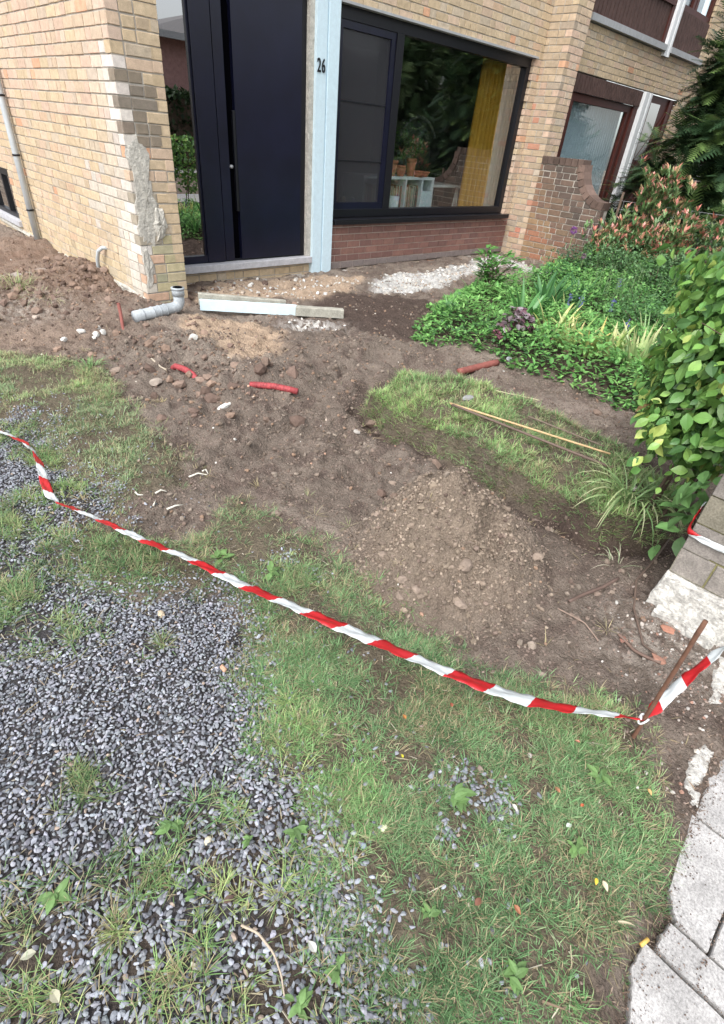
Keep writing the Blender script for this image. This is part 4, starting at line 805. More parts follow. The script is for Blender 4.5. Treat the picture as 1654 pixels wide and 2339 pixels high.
stick([(1012, 922), (1365, 1060)], .007, (.13, .09, .07), 'dark brown stick lying nearest the dug trench', group=GC)
stick([(1180, 945), (1350, 1012)], .0045, (.16, .12, .09), 'short dark stick behind the bamboo cane', group=GC)
stick([(1050, 872), (1200, 930)], .003, (.55, .50, .33), 'thin pale straw stem at the far end of the lawn strip', group=GC)
stick([(543, 2088), (580, 2105), (615, 2150), (632, 2200), (638, 2245)], .0028, (.40, .33, .25), 'curved brown twig lying across the gravel and grass', dz=.035, cat='twig', name='twig', r1=.0015)
for i, (pp, r, c, lab) in enumerate([([(1500, 1212), (1465, 1260), (1425, 1305), (1420, 1370), (1440, 1450), (1470, 1470)], .004, (.13, .09, .07), 'thin dark root running down the soil beside the pier'), ([(1275, 1352), (1310, 1335), (1350, 1320), (1385, 1300)], .007, (.12, .08, .065), 'thick dark root stub in the soil right of the mound'), ([(940, 1365), (948, 1330), (952, 1310)], .004, (.24, .18, .13), 'short upright rootlet below the mound'), ([(1385, 1425), (1400, 1440), (1420, 1462), (1450, 1478), (1480, 1490)], .006, (.14, .09, .07), 'root lying over the brick chips near the stake'), ([(340, 805), (360, 815), (373, 832)], .006, (.42, .36, .28), 'short bent pale stick left of the red conduit'), ([(1250, 1368), (1310, 1400), (1340, 1440)], .0025, (.25, .18, .14), 'thin rootlet below the thick root stub')]):
    stick(pp, r, c, lab, dz=.008, cat='root', name='root', group='roots in the soil')

# ================================================================ GRAVEL
def tri_count(a): return len(a)
def ell(X, Y, lst):
    m = np.zeros_like(X)
    for u, v, ru, rv in lst:
        if lst is TUFTS and v > 1900: ru, rv = ru*.62, rv*.62
        x0, y0 = at(u, v); x1, y1 = at(u+ru, v); x2, y2 = at(u, v+rv); A = np.array([[x1-x0, x2-x0], [y1-y0, y2-y0]]); Ai = np.linalg.inv(A)
        a = Ai[0, 0]*(X-x0)+Ai[0, 1]*(Y-y0); b = Ai[1, 0]*(X-x0)+Ai[1, 1]*(Y-y0); m = np.maximum(m, np.exp(-(a*a+b*b)**1.3))
    return m
TUFTS = [(200, 1765, 60, 45), (20, 1330, 110, 60), (60, 1410, 130, 60), (130, 1250, 80, 50), (20, 1170, 60, 40), (230, 1960, 90, 70), (330, 1960, 110, 80), (500, 1960, 70, 60), (50, 2060, 110, 90), (60, 2110, 100, 80), (560, 2060, 90, 80), (620, 2080, 60, 80), (460, 2090, 70, 70), (270, 2080, 60, 50), (380, 2180, 120, 60), (120, 2240, 150, 70), (330, 2260, 120, 60), (560, 2230, 110, 60), (700, 2270, 80, 50), (340, 1455, 35, 20), (480, 1810, 60, 35), (390, 1870, 30, 40), (640, 1640, 50, 60), (90, 1020, 50, 20), (150, 1110, 70, 30), (30, 1290, 80, 40), (250, 1250, 120, 50), (640, 1300, 60, 40), (240, 870, 60, 40), (20, 700, 60, 60), (60, 2170, 90, 60), (460, 1240, 60, 40)]
DIRT = [(390, 1330, 90, 25), (20, 1230, 60, 60), (480, 2030, 200, 80), (200, 2240, 260, 60), (640, 2000, 60, 120), (100, 2150, 160, 40), (560, 2180, 180, 60)]
def gravel_density(X, Y):
    d = sdist(POLY['gravel'], X, Y)+wob(X, Y, 9, .05); g = sm(-.13, .06, d); t = ell(X, Y, TUFTS); q = ell(X, Y, DIRT)
    u, v, _ = project(X, Y, 0*X); low = sm(-3.9, -4.25, Y+.35*(X+1.9))
    n = fbm(X*9, Y*9, 91, 3); g = g*(1-.72*t)*(1-.25*q)*(1-.22*low*sm(.50, .66, n)); up = sm(-3.0, -2.6, Y)*sm(.48, .64, n)*.5
    return g*(1-up)
xs = np.arange(-2.75, -.9, .0088); ys = np.arange(-5.0, -1.3, .0088); X, Y = np.meshgrid(xs, ys); X = X.ravel(); Y = Y.ravel()
rng = np.random.default_rng(77); X = X+rng.uniform(-.005, .005, len(X)); Y = Y+rng.uniform(-.0055, .0055, len(Y))
ex1 = [(u, v, r) for u, v, r in ((1040, 1770, .05), (1110, 1800, .05), (1000, 1880, .03), (640, 1265, .05), (700, 1290, .04), (260, 1100, .04), (300, 1165, .03))]
dens = gravel_density(X, Y)
for u, v, r in ex1: dens = np.maximum(dens, .8*blobm(u, v, r, X, Y))
dens = np.maximum(dens, .035*sm(-.5, -.1, sdist(POLY['gravel'], X, Y)))
k = (rng.random(len(X)) < dens) & near_view(X, Y, 0*X, .12); X = X[k]; Y = Y[k]; dl = dens[k]; n = len(X); Z = height(X, Y)
shapes = [rock_shape(np.random.default_rng(100+i), 1, .10, [.45, .6, .75][i % 3], 9) for i in range(8)]
parts = []; kind = rng.integers(0, 8, n)
size = rng.uniform(.0040, .0074, n)*np.where(rng.random(n) < .05, 1.5, 1)*(1+.25*sm(-3.6, -4.5, Y)); tone = rng.choice([.10, .17, .225, .28, .335, .41], n, p=[.10, .20, .26, .24, .14, .06])
C = tone[:, None]*np.array([.95, .99, 1.10])*(1+rng.normal(size=(n, 3))*.02)
br = rng.random(n) < .015; C[br] = np.array([.34, .27, .22])*rng.uniform(.6, 1.3, (br.sum(), 1))
for s in range(8):
    q = kind == s; m_ = q.sum(); R = rotm(rng, m_, .35); S = np.stack([size[q]*rng.uniform(1.0, 1.45, m_), size[q], size[q]*rng.uniform(.85, 1.1, m_)], -1)
    P = np.stack([X[q], Y[q], Z[q]+rng.uniform(.0, .009, m_)], -1); parts.append(scatter('', shapes[s], P, R, S, C[q], None))
v, f, c = merge(parts); o = big('gravel', v, f, M['pebble'], c); o['kind'] = 'stuff'; print('gravel', n)

# ================================================================ GRASS
def grass(name, X, Y, ln, wd, cols, seed, lean=.85, dry=.15, base=0., clump=.72):
    rng = np.random.default_rng(seed); n = len(X); per = 15; cc0 = rng.integers(0, n, max(1, n//per)); who = rng.integers(0, len(cc0), n); inc = rng.random(n) < clump; a = rng.random(n)*6.28
    off = np.abs(rng.normal(size=n))*.009; X = np.where(inc, X[cc0][who]+np.cos(a)*off, X); Y = np.where(inc, Y[cc0][who]+np.sin(a)*off, Y); ctone = rng.uniform(.72, 1.28, len(cc0))[who]; cln = rng.uniform(.6, 1.35, len(cc0))[who]; cl_lean = rng.uniform(.6, 1.3, len(cc0))[who]
    Z = height(X, Y)+base; lean = lean*np.where(inc, cl_lean, 1.); hz = np.abs(rng.normal(size=n))*lean+.18
    D = np.stack([np.cos(a)*hz, np.sin(a)*hz, np.ones(n)*.55], -1); R = frames(D); L = ln*rng.uniform(.5, 1.25, n)*np.where(inc, cln, .8); Wd = wd*rng.uniform(.7, 1.3, n); S = np.stack([Wd, L, L], -1)
    pal = np.array(cols); C = np.where(inc[:, None], pal[who % len(pal)], pal[rng.integers(0, len(pal), n)])*rng.uniform(.75, 1.25, (n, 1))*np.where(inc, ctone, 1)[:, None]; pn = fbm(X*2.6, Y*2.6, 251, 3)[:, None]; C = C*(1+.30*sm(.5, .7, pn)*np.array([.9, .7, .3]))*(1-.25*sm(.45, .3, pn))*1.18; q = rng.random(n) < dry+.25*sm(.5, .68, fbm(X*4, Y*4, 257, 3)); C[q] = np.array([.42, .36, .22])*rng.uniform(.5, 1.2, (q.sum(), 1))
    v, f, c = scatter('', BLADE, np.stack([X, Y, Z-.002], -1), R, S, C, None, tipc=np.array([.75, .75, 1, 1, 1.15])); o = big(name, v, f, M['grass'], c); o['kind'] = 'stuff'; print(name, n); return o
def pts(x0, x1, y0, y1, dens_m2, seed): rng = np.random.default_rng(seed); n = int((x1-x0)*(y1-y0)*dens_m2); return rng.uniform(x0, x1, n), rng.uniform(y0, y1, n), rng.random(n)
BARE = [(838, 1482, 50, 40), (1180, 1665, 45, 25), (1090, 1800, 60, 50), (820, 1420, 50, 25), (1210, 1760, 30, 25), (1050, 1900, 60, 30), (1280, 2010, 60, 40), (1200, 2110, 120, 50), (1180, 2200, 60, 70), (880, 2050, 60, 30), (1130, 1990, 40, 30), (700, 1110, 60, 30), (580, 1200, 60, 35), (520, 1210, 30, 30), (1310, 2180, 60, 100), (430, 1280, 40, 20), (1400, 1640, 30, 40), (1230, 1560, 60, 15)]
GREENS = [(.150, .285, .120), (.125, .24, .10), (.19, .31, .15), (.10, .20, .085), (.24, .33, .17)]
X, Y, r = pts(-2.3, -.5, -5.0, -2.6, 135000, 201); d = sdist(POLY['main'], X, Y)+wob(X, Y, 7, .06); n1 = fbm(X*7, Y*7, 201, 3); n2 = fbm(X*22, Y*22, 203, 3)
top_ = sm(-3.75, -3.45, Y+.28*(X+1.2))       # thinner, patchy turf at the top left
p_ = sm(-.09, .10, d)*(1-.94*ell(X, Y, BARE))*(.10+.80*sm(.38, .58, n1*.6+n2*.4))*(1-.70*top_)
k = (r < p_) & near_view(X, Y, 0*X, .1); grass('lawn', X[k], Y[k], .033, .0019, GREENS, 1, dry=.20, lean=.95)
X, Y, r = pts(-2.4, -.3, -4.0, -.5, 60000, 211); d = sdist(POLY['left'], X, Y)+wob(X, Y, 7, .08); n1 = fbm(X*6, Y*6, 211, 4)
p_ = sm(-.12, .14, d)*(.07+.62*sm(.42, .64, n1)); k = (r < p_) & near_view(X, Y, 0*X, .1); grass('left_lawn', X[k], Y[k], .034, .0024, [(.22, .32, .16), (.17, .27, .13), (.29, .35, .21)], 2, dry=.3)
X, Y, r = pts(-.2, 2.6, -4.6, -1.6, 52000, 221); d = sdist(POLY['strip'], X, Y)+wob(X, Y)*.8; n1 = fbm(X*5, Y*5, 221, 4); far = sm(-3.1, -2.6, Y)
p_ = sm(-.035, .0, d)*np.maximum(.12+.75*sm(.36, .56, n1), .8*np.exp(-((d-.015)/.04)**2)); k = (r < p_) & near_view(X, Y, 0*X, .1); grass('lawn_strip', X[k], Y[k], .05, .003, [(.21, .35, .14), (.16, .29, .11), (.28, .38, .18)], 3, dry=.28)
X, Y, r = pts(-2.8, -1.0, -5.0, -1.2, 90000, 231); t = ell(X, Y, TUFTS); n1 = fbm(X*14, Y*14, 231, 3); g = sdist(POLY['gravel'], X, Y); low = sm(-3.9, -4.3, Y+.35*(X+1.9))
p_ = np.maximum(t*.62*(.1+.9*sm(.42, .58, n1)), .16*low*sm(.50, .66, fbm(X*9, Y*9, 235, 3))*sm(-.05, .02, g)); p_ = np.maximum(p_, .3*sm(.54, .68, fbm(X*6, Y*6, 239, 3))*sm(-3.1, -2.7, Y)*sm(-.02, .02, g))
k = (r < p_) & near_view(X, Y, 0*X, .1); grass('grass_tufts', X[k], Y[k], .044, .0018, [(.17, .29, .12), (.13, .24, .10), (.26, .33, .15)], 4, dry=.22, base=.008)
# straggling grass at the cut edges of the soil
X, Y, r = pts(-1.6, 2.2, -4.8, -.4, 2600, 241); d1 = sdist(POLY['main'], X, Y); d2 = sdist(POLY['strip'], X, Y); d3 = sdist(POLY['left'], X, Y); d = np.maximum(np.maximum(d1, d2), d3)
k = (d < .02) & (d > -.35) & (r < .5*np.exp(d/.1)+.01) & near_view(X, Y, 0*X, .1); grass('stray_grass', X[k], Y[k], .04, .0028, [(.2, .24, .12), (.34, .30, .18)], 5, dry=.5)
# low broad leaved weeds in the lawn
def weeds(name, pxs, label, seed, ls=.022, group='small weeds in the turf'):
    for i, (u, v, s, lab) in enumerate(pxs):
        rng = np.random.default_rng(seed+i); p = gp(u, v, .012); n = rng.integers(7, 12); a = rng.random(n)*6.28; D = np.stack([np.cos(a), np.sin(a), rng.uniform(.15, .6, n)], -1)
        C = np.array([(.15, .26, .09)])*rng.uniform(.7, 1.3, (n, 1)); vv, ff, cc = scatter('', leaf_shape(.5, .1, .3), np.tile(p, (n, 1))+rng.normal(size=(n, 3))*s*.15, frames(D), rng.uniform(.7, 1.1, n)*s, C, None)
        tag(big('weed', vv, ff, M['leaf'], cc), lab, 'weed', group)
weeds('weed', [(385, 1855, .030, 'bright green seedling standing alone in the gravel'), (130, 2010, .034, 'round leaved weed in the gravel at the lower left'), (665, 1865, .030, 'grey green plantain at the edge of gravel and lawn'), (1340, 1745, .035, 'broad green weed at the right edge of the lawn below the stake'), (1020, 1790, .040, 'grey green rosette in the middle of the lawn'), (670, 2255, .026, 'small weed at the bottom between gravel and lawn'), (560, 1890, .02, 'tiny weed below the cream flint pebble'), (610, 1290, .04, 'leafy weed in the grass above the tape'), (500, 1255, .05, 'broad leaved weed behind the tape'), (1150, 2190, .03, 'low green weed near the bottom of the lawn'), (440, 2010, .022, 'small yellow green weed among the gravel tufts'), (1290, 1910, .028, 'leafy weed in the dense grass at the right'), (960, 2050, .024, 'clover like weed in the lower lawn'), (760, 2180, .024, 'small green weed by the lower gravel edge')], '', 500)
# litter: dry stalks, crumbs and little stones
def litter(name, n, reg, ln, wd, cols, seed, mask=None, flat=.12):
    rng = np.random.default_rng(seed); X = rng.uniform(reg[0], reg[1], n); Y = rng.uniform(reg[2], reg[3], n); k = near_view(X, Y, 0*X, .1)
    if mask is not None: k &= rng.random(n) < mask(X, Y)
    X = X[k]; Y = Y[k]; n = len(X); a = rng.random(n)*6.28; D = np.stack([np.cos(a), np.sin(a), rng.normal(size=n)*flat], -1); L = ln*rng.uniform(.3, 1.4, n)
    C = np.array(cols)[rng.integers(0, len(cols), n)]*rng.uniform(.6, 1.25, (n, 1)); v, f, c = scatter('', BLADE, np.stack([X, Y, height(X, Y)+.006], -1), frames(D), np.stack([wd*rng.uniform(.6, 1.4, n), L, L*.5], -1), C, None)
    o = big(name, v, f, M['grass'], c); o['kind'] = 'stuff'; return o
inlawn = lambda X, Y: sm(-.05, .03, np.maximum(sdist(POLY['main'], X, Y), sdist(POLY['gravel'], X, Y)))
litter('dead_grass_litter', 6000, (-2.6, -.5, -5, -2.6), .035, .002, [(.50, .44, .30), (.34, .26, .18), (.55, .50, .40)], 61, lambda X, Y: .5*inlawn(X, Y))
litter('straw_litter', 26000, (-2.2, 5.5, -4.9, 4.5), .05, .0035, [(.42, .34, .22), (.30, .22, .15), (.36, .30, .2)], 62, lambda X, Y: np.clip(.05+.7*blobm(100, 690, .7, X, Y)+.35*blobm(60, 800, .5, X, Y)+.25*blobm(200, 620, .9, X, Y)+.2*blobm(640, 800, .5, X, Y), 0, 1))
litter('pavement_edge_debris', 5000, (-1.5, -.3, -5.03, -4.78), .016, .002, [(.20, .14, .10), (.34, .26, .2), (.12, .09, .07)], 63, lambda X, Y: .15+.85*np.exp(-((Y+4.885-.09*(X+.82))/.02)**2), .4)
for i, (u, v, ln, c, lab) in enumerate([(1068, 2030, .022, (.28, .13, .09), 'reddish brown dead leaf in the lower lawn'), (1155, 2048, .02, (.40, .17, .09), 'orange brown dead leaf right of the lower lawn centre'), (905, 1617, .017, (.55, .24, .08), 'orange withered leaf in the lawn below the tape'), (1010, 1590, .017, (.45, .14, .09), 'small red petal just under the tape'), (1290, 1672, .014, (.55, .25, .17), 'pinkish leaf scrap on the lawn near the stake'), (1300, 1815, .013, (.60, .16, .08), 'orange red petal in the right part of the lawn'), (1270, 1860, .018, (.62, .66, .60), 'pale grey upturned leaf in the lawn'), (1350, 1995, .020, (.75, .62, .45), 'cream petal beside the yellow one'), (1330, 1985, .014, (.72, .50, .06), 'bright yellow petal in the lawn at the right'), (1450, 1785, .016, (.70, .42, .18), 'orange leaf by the pavement edge'), (130, 2240, .03, (.48, .46, .34), 'long dry leaf at the bottom left'), (70, 2150, .028, (.42, .42, .32), 'bleached curled leaf in the left tuft'), (515, 2025, .024, (.17, .11, .09), 'dark brown dead leaf in the gravel'), (700, 2130, .026, (.60, .60, .56), 'thin whitish leaf on the lower gravel'), (1150, 1820, .018, (.66, .62, .55), 'pale curled petal in the middle of the lawn'), (1245, 1780, .018, (.52, .24, .14), 'rust coloured dead leaf near the bare patch'), (900, 1705, .012, (.62, .56, .06), 'tiny yellow flower head in the lawn')]):
    rng = np.random.default_rng(900+i); p = gp(u, v, .022); a = rng.random()*6.28; vv, ff, cc = scatter('', leaf_shape(.6, .2, .35), p[None]-np.array([[math.cos(a), math.sin(a), 0]])*ln/2, frames(np.array([[math.cos(a), math.sin(a), .15]])), np.array([ln]), np.array([c]), None)
    tag(big('fallen_leaf', vv, ff, M['leaf'], cc), lab, 'fallen leaf', 'fallen leaves and petals on the turf')
x0, y0 = gp(1425, 2130)[:2]; p0 = np.array([x0, y0, -.008]); q0 = gp(1375, 2072, .01)
tag(MB().tube([p0, p0+(.022, -.006, .003)], .0042, 12, c=(.62, .40, .10)).build('cigarette_end', M['plain']), 'tan cigarette filter lying at the edge of the paving', 'cigarette end')
v, f, c = ribbons(np.array([q0]), np.array([[.5, -.6, .5]]), np.array([.05]), np.array([.006]), 1.6, np.array([(.55, .48, .33)])); tag(big('dry_blade', v, f, M['leaf'], c), 'curled dry yellowish blade above the cigarette filter', 'dead leaf')
ws = MB(); 
for pp, lab in (([(302, 1098), (310, 1112), (322, 1116)], 'bleached stalk lying leftmost on the soil, hooked'), ([(350, 1113), (362, 1105), (375, 1108)], 'thick bleached stalk second from the left on the soil'), ([(345, 1140), (350, 1128)], 'shortest bleached stalk, upright beneath the thick one'), ([(375, 1148), (395, 1140), (412, 1138)], 'longest bleached stalk, nearest the barrier tape'), ([(425, 1075), (445, 1068), (465, 1070)], 'bleached stalk farthest right on the soil, nearly straight'), ([(455, 1062), (462, 1058), (468, 1075)], 'small arched bleached stalk beside the straight one')):
    P = [gp(a_, b_, .014) for a_, b_ in pp]; tag(MB().tube(P, [.004]*(len(P)-1)+[.0015], 6, c=(.60, .58, .50)).build('bleached_stalk', M['plain']), lab, 'stalk', 'bleached stalks on the soil')
# crumbs of soil
def crumbs(name, n, smin, smax, seed, reg, mask, cols, m_='crumb', pw=2.2, zfix=None):
    rng = np.random.default_rng(seed); X = rng.uniform(reg[0], reg[1], n); Y = rng.uniform(reg[2], reg[3], n); k = near_view(X, Y, 0*X, .08) & (rng.random(n) < mask(X, Y)); X = X[k]; Y = Y[k]; n = len(X)
    S = smin+(smax-smin)*rng.random(n)**pw; Z = height(X, Y) if zfix is None else np.full(n, zfix); base = np.array(cols)[rng.integers(0, len(cols), n)]*rng.uniform(.75, 1.25, (n, 1))
    parts = []; kk = rng.integers(0, 4, n); V0, F0 = ico(0) if smax < .012 else ico(1)
    for s in range(4):
        r2 = np.random.default_rng(seed+s); V = V0*(1+.45*(r2.random((len(V0), 1))-.5)); q = kk == s; mq = q.sum()
        parts.append(scatter('', (V, F0), np.stack([X[q], Y[q], Z[q]+S[q]*.15], -1), rotm(rng, mq, 1.), np.stack([S[q]*1.15, S[q], S[q]*.75], -1)/2, base[q], None))
    v, f, c = merge(parts); o = big(name, v, f, M[m_], c); o['kind'] = 'stuff'; print(name, n); return o
def soilmask(X, Y):
    g = np.maximum(np.maximum(sdist(POLY['main'], X, Y), sdist(POLY['left'], X, Y)), np.maximum(sdist(POLY['gravel'], X, Y), sdist(POLY['strip'], X, Y))); s = sm(.05, -.05, g)*(Y > -4.88)*np.where((Y > -.03) & (X > 0), (X > .37)*(Y < .5), 1)
    return s
crumbs('fine_soil_crumbs', 90000, .003, .012, 71, (-1.9, 1.6, -4.9, -2.2), lambda X, Y: soilmask(X, Y)*.36, [(.19, .145, .12), (.14, .105, .085), (.23, .18, .15)])
crumbs('mound_crumbs', 60000, .003, .016, 79, (MX-.75, MX+.65, MY-.85, MY+.55), lambda X, Y: dm_(X, Y)*(.35+.65*sm(.4, .6, fbm(X*6, Y*6, 83, 3))), [(.24, .19, .148), (.185, .145, .112), (.29, .235, .185)], pw=4)
crumbs('soil_crumbs', 42000, .006, .026, 72, (-2., 5., -4.5, 4.5), lambda X, Y: soilmask(X, Y)*np.clip(.10+blobm(200, 650, .9, X, Y)+blobm(560, 860, .55, X, Y)+blobm(330, 780, .6, X, Y)+.5*blobm(850, 800, .5, X, Y)+.35*dm_(X, Y), 0, 1), [(.21, .16, .13), (.15, .11, .09), (.25, .17, .12)])
crumbs('path_clods', 16000, .005, .034, 84, (-1.5, 2.2, -4.4, -.8), lambda X, Y: soilmask(X, Y)*.45*sm(.45, .6, fbm(X*4, Y*4, 87, 3)), [(.19, .15, .12), (.145, .115, .092), (.23, .19, .155)], pw=3.5)
crumbs('mound_clods', 600, .008, .032, 78, (MX-.6, MX+.45, MY-.6, MY+.35), lambda X, Y: dm_(X, Y)*.8, [(.235, .185, .145), (.20, .16, .122)])
crumbs('coarse_soil_clods', 5200, .02, .085, 73, (-1.8, 3., -3.6, 4.), lambda X, Y: soilmask(X, Y)*np.clip(.02+.8*blobm(160, 640, .9, X, Y)+.7*blobm(500, 860, .4, X, Y)+.6*blobm(290, 780, .4, X, Y)+.3*dm_(X, Y), 0, 1), [(.20, .145, .115), (.15, .105, .085), (.24, .17, .13)])
crumbs('small_pale_stones', 2600, .003, .018, 74, (-1.9, 5., -4.9, 2.), lambda X, Y: soilmask(X, Y)*.30, [(.50, .46, .40), (.40, .33, .27), (.58, .56, .52), (.45, .28, .2)], 'stone')
wm = lambda X, Y: sm(-.05, .05, np.maximum(sdist(POLY['white'], X, Y), sdist(POLY['sand2'], X, Y)-.02))*(.4+.6*(sdist(POLY['white'], X, Y) > -.03))
crumbs('white_rubble_crumbs', 15000, .004, .045, 75, (0.3, 7., -1.6, .5), lambda X, Y: wm(X, Y)*soilmask(X, Y), [(.50, .49, .46), (.44, .41, .37), (.56, .555, .54), (.38, .32, .26)], 'stone', pw=4)
edge = lambda X, Y: np.clip(np.exp(-np.maximum(0, ED(X)-Y)/.022)*sm(-.01, .0, ED(X)-Y+.0)+.9*np.exp(-((Y+5.009)/.006)**2)+.9*np.exp(-((X+1.103)/.006)**2)+.9*np.exp(-((X+1.183)/.008)**2)+.9*np.exp(-((X+.819)/.006)**2)+.9*np.exp(-((X+.549)/.006)**2)+.012, 0, 1)*sm(.42, .64, fbm(X*30, Y*30, 95, 3)+.12)
crumbs('soil_spilled_on_the_slabs', 24000, .0010, .0042, 81, (-1.5, -.25, -5.3, -4.86), edge, [(.14, .10, .08), (.20, .15, .12), (.10, .075, .06)], zfix=-.0185)
crumbs('rubble_by_the_timber', 2500, .006, .035, 76, (0.2, 2., -1.8, -.2), lambda X, Y: np.clip(blobm(700, 722, .2, X, Y, .1, -.6), 0, 1), [(.60, .59, .56), (.5, .47, .42), (.35, .3, .26)], 'stone')
crumbs('rubble_by_the_pier', 3000, .002, .013, 77, (-.9, .2, -4.88, -4.3), lambda X, Y: np.clip(blobm(1500, 1430, .14, X, Y)+blobm(1540, 1560, .10, X, Y)+.25*blobm(1450, 1760, .08, X, Y), 0, 1), [(.46, .43, .40), (.38, .34, .30), (.28, .23, .2), (.34, .2, .15)], 'stone')
# ================================================================ PLANTS
def leaves(P, D, S, C, T, up=None, seed=0): return scatter('', T, P, frames(D, up), S, C, None)
# ground cover of the flower bed
rng = np.random.default_rng(301)
def bedpts(n, seed, f=lambda X, Y: 1.): 
    r = np.random.default_rng(seed); X = r.uniform(1.2, 6.1, n); Y = r.uniform(-3.9, -.9, n); d = sdist(POLY['bed'], X, Y)+wob(X, Y, 4, .1); k = (d > -.06) & (r.random(n) < f(X, Y)); return X[k], Y[k], d[k]
def domeh(X, Y, d): return .04+.08*sm(-.05, .35, d)+.12*sm(.3, .7, fbm(X*2.3, Y*2.3, 303, 3))*sm(0, .3, d)+.10*sm(3.0, 5.0, X)
parts = []
T1 = leaf_shape(.75, .08, .2, 3); T2 = leaf_shape(.32, .1, .4, 3); T3 = leaf_shape(.9, .05, .15, 3, pk=.55)
for T, n, s0, cols, f in ((T1, 30000, .040, [(.16, .36, .10), (.12, .29, .08), (.22, .44, .13)], lambda X, Y: .25+.75*sm(.42, .58, fbm(X*3, Y*3, 305, 3))), (T2, 22000, .055, [(.20, .45, .12), (.15, .36, .10), (.26, .48, .15)], lambda X, Y: sm(.58, .42, fbm(X*3, Y*3, 305, 3))), (T3, 12000, .032, [(.07, .17, .06), (.06, .14, .05)], lambda X, Y: sm(.5, .62, fbm(X*2.2, Y*2.2, 309, 3)))):
    X, Y, d = bedpts(n, 310+int(n), f); n = len(X); H = domeh(X, Y, d); t = rng.random(n)**.6; Z = height(X, Y)+H*t; D = rng.normal(size=(n, 3)); D[:, 2] = np.abs(D[:, 2])*.5+.15
    C = np.array(cols)[rng.integers(0, len(cols), n)]*rng.uniform(.7, 1.3, (n, 1)); parts.append(leaves(np.stack([X, Y, Z], -1), D, s0*rng.uniform(.6, 1.3, n), C, T))
v, f, c = merge(parts); o = big('flower_bed_ground_cover', v, f, M['leaf'], c); o['kind'] = 'stuff'
def spot(u, v): p = gp(u, v); return np.array([p[0], p[1], p[2]])
def strap(u, v, n, ln, wd, cols, label, cat, seed, tip=None, droop=1.3, spread=.6, group=None, name='leaf_clump', r=.05, basec=None):
    rng = np.random.default_rng(seed); p = spot(u, v); a = rng.random(n)*6.28; P = p+np.stack([np.cos(a)*r*rng.random(n), np.sin(a)*r*rng.random(n), 0*a], -1); s = rng.uniform(.15, 1, n)*spread
    D = np.stack([np.cos(a)*s, np.sin(a)*s, np.ones(n)], -1); C = np.array(cols)[rng.integers(0, len(cols), n)]*rng.uniform(.8, 1.2, (n, 1)); W_ = wd*rng.uniform(.7, 1.2, n)
    tc = None
    if tip is not None: tc = np.where(rng.random((n, 1)) < .7, np.array(tip), C)
    v_, f_, c_ = ribbons(P, D, ln*rng.uniform(.6, 1.1, n), W_, droop*rng.uniform(.5, 1.4, n), C, tipc=tc, basec=basec, fold=.25)
    return tag(big(name, v_, f_, M['glossleaf'], c_), label, cat, group)
G1 = [(.10, .26, .08), (.14, .32, .10), (.08, .22, .07)]; YG = [(.40, .52, .18), (.28, .44, .13), (.52, .58, .26)]
GS = 'strap leaved bulb clumps in the flower bed'
for i, (u, v, n, ln, wd, cl, tip, lab) in enumerate([(1175, 740, 9, .34, .055, G1, None, 'broad fresh green strap leaves beside the dark purple plant'), (1215, 705, 12, .36, .065, [(.07, .19, .07), (.09, .22, .08)], None, 'large dark green arching leaves in the middle of the bed'), (1290, 690, 9, .30, .05, [(.07, .18, .07), (.09, .22, .09)], None, 'dark green broad leaves behind the yellowing clumps'), (1235, 765, 8, .30, .03, YG, (.62, .55, .20), 'yellow green strap leaves left of the yellowing clumps'),
        (1275, 790, 12, .26, .03, YG, (.66, .52, .26), 'yellowing clump with cream tips, leftmost of the withering ones'), (1320, 800, 12, .24, .03, YG, (.70, .42, .16), 'withering clump with orange brown leaf ends'), (1365, 810, 14, .24, .032, YG, (.66, .60, .34), 'pale yellow withering clump in the middle of the bed front'), (1415, 838, 16, .30, .034, [(.24, .42, .16), (.34, .48, .20)], (.60, .55, .30), 'light green arching clump nearest the beech hedge'), (1260, 735, 7, .30, .026, G1, (.5, .5, .2), 'upright thin bulb leaves behind the yellowing clumps'),
        (1000, 712, 10, .18, .018, G1, None, 'small green strap clump at the left tip of the bed'), (1440, 790, 12, .32, .016, [(.22, .36, .14), (.16, .3, .1)], (.4, .4, .2), 'fine arching leaves in front of the hedge'), (1060, 668, 9, .2, .02, G1, None, 'low green leaves in front of the peony')]):
    strap(u, v, int(n*1.5), ln*1.25, wd*1.35, cl, lab, 'bulb leaves', 400+i, tip, group=GS, name='bulb_leaves', r=.09)
strap(1405, 1122, 46, .30, .010, [(.20, .33, .13), (.14, .25, .09), (.30, .38, .19)], 'striped arching grass clump hanging over the trench below the hedge', 'ornamental grass', 450, (.55, .50, .32), droop=2.6, spread=1.2, name='grass_clump', r=.07)
strap(1462, 1130, 36, .30, .011, [(.26, .36, .15), (.18, .28, .12)], 'arching grass clump close to the gate pier', 'ornamental grass', 451, (.55, .50, .32), droop=2.4, spread=1.1, name='grass_clump', r=.06)
strap(1375, 1090, 46, .14, .004, [(.22, .32, .11), (.30, .36, .16)], 'tuft of long lawn grass left of the striped clump', 'grass tuft', 452, (.45, .42, .25), droop=2., spread=1.2, name='grass_tuft', r=.10)
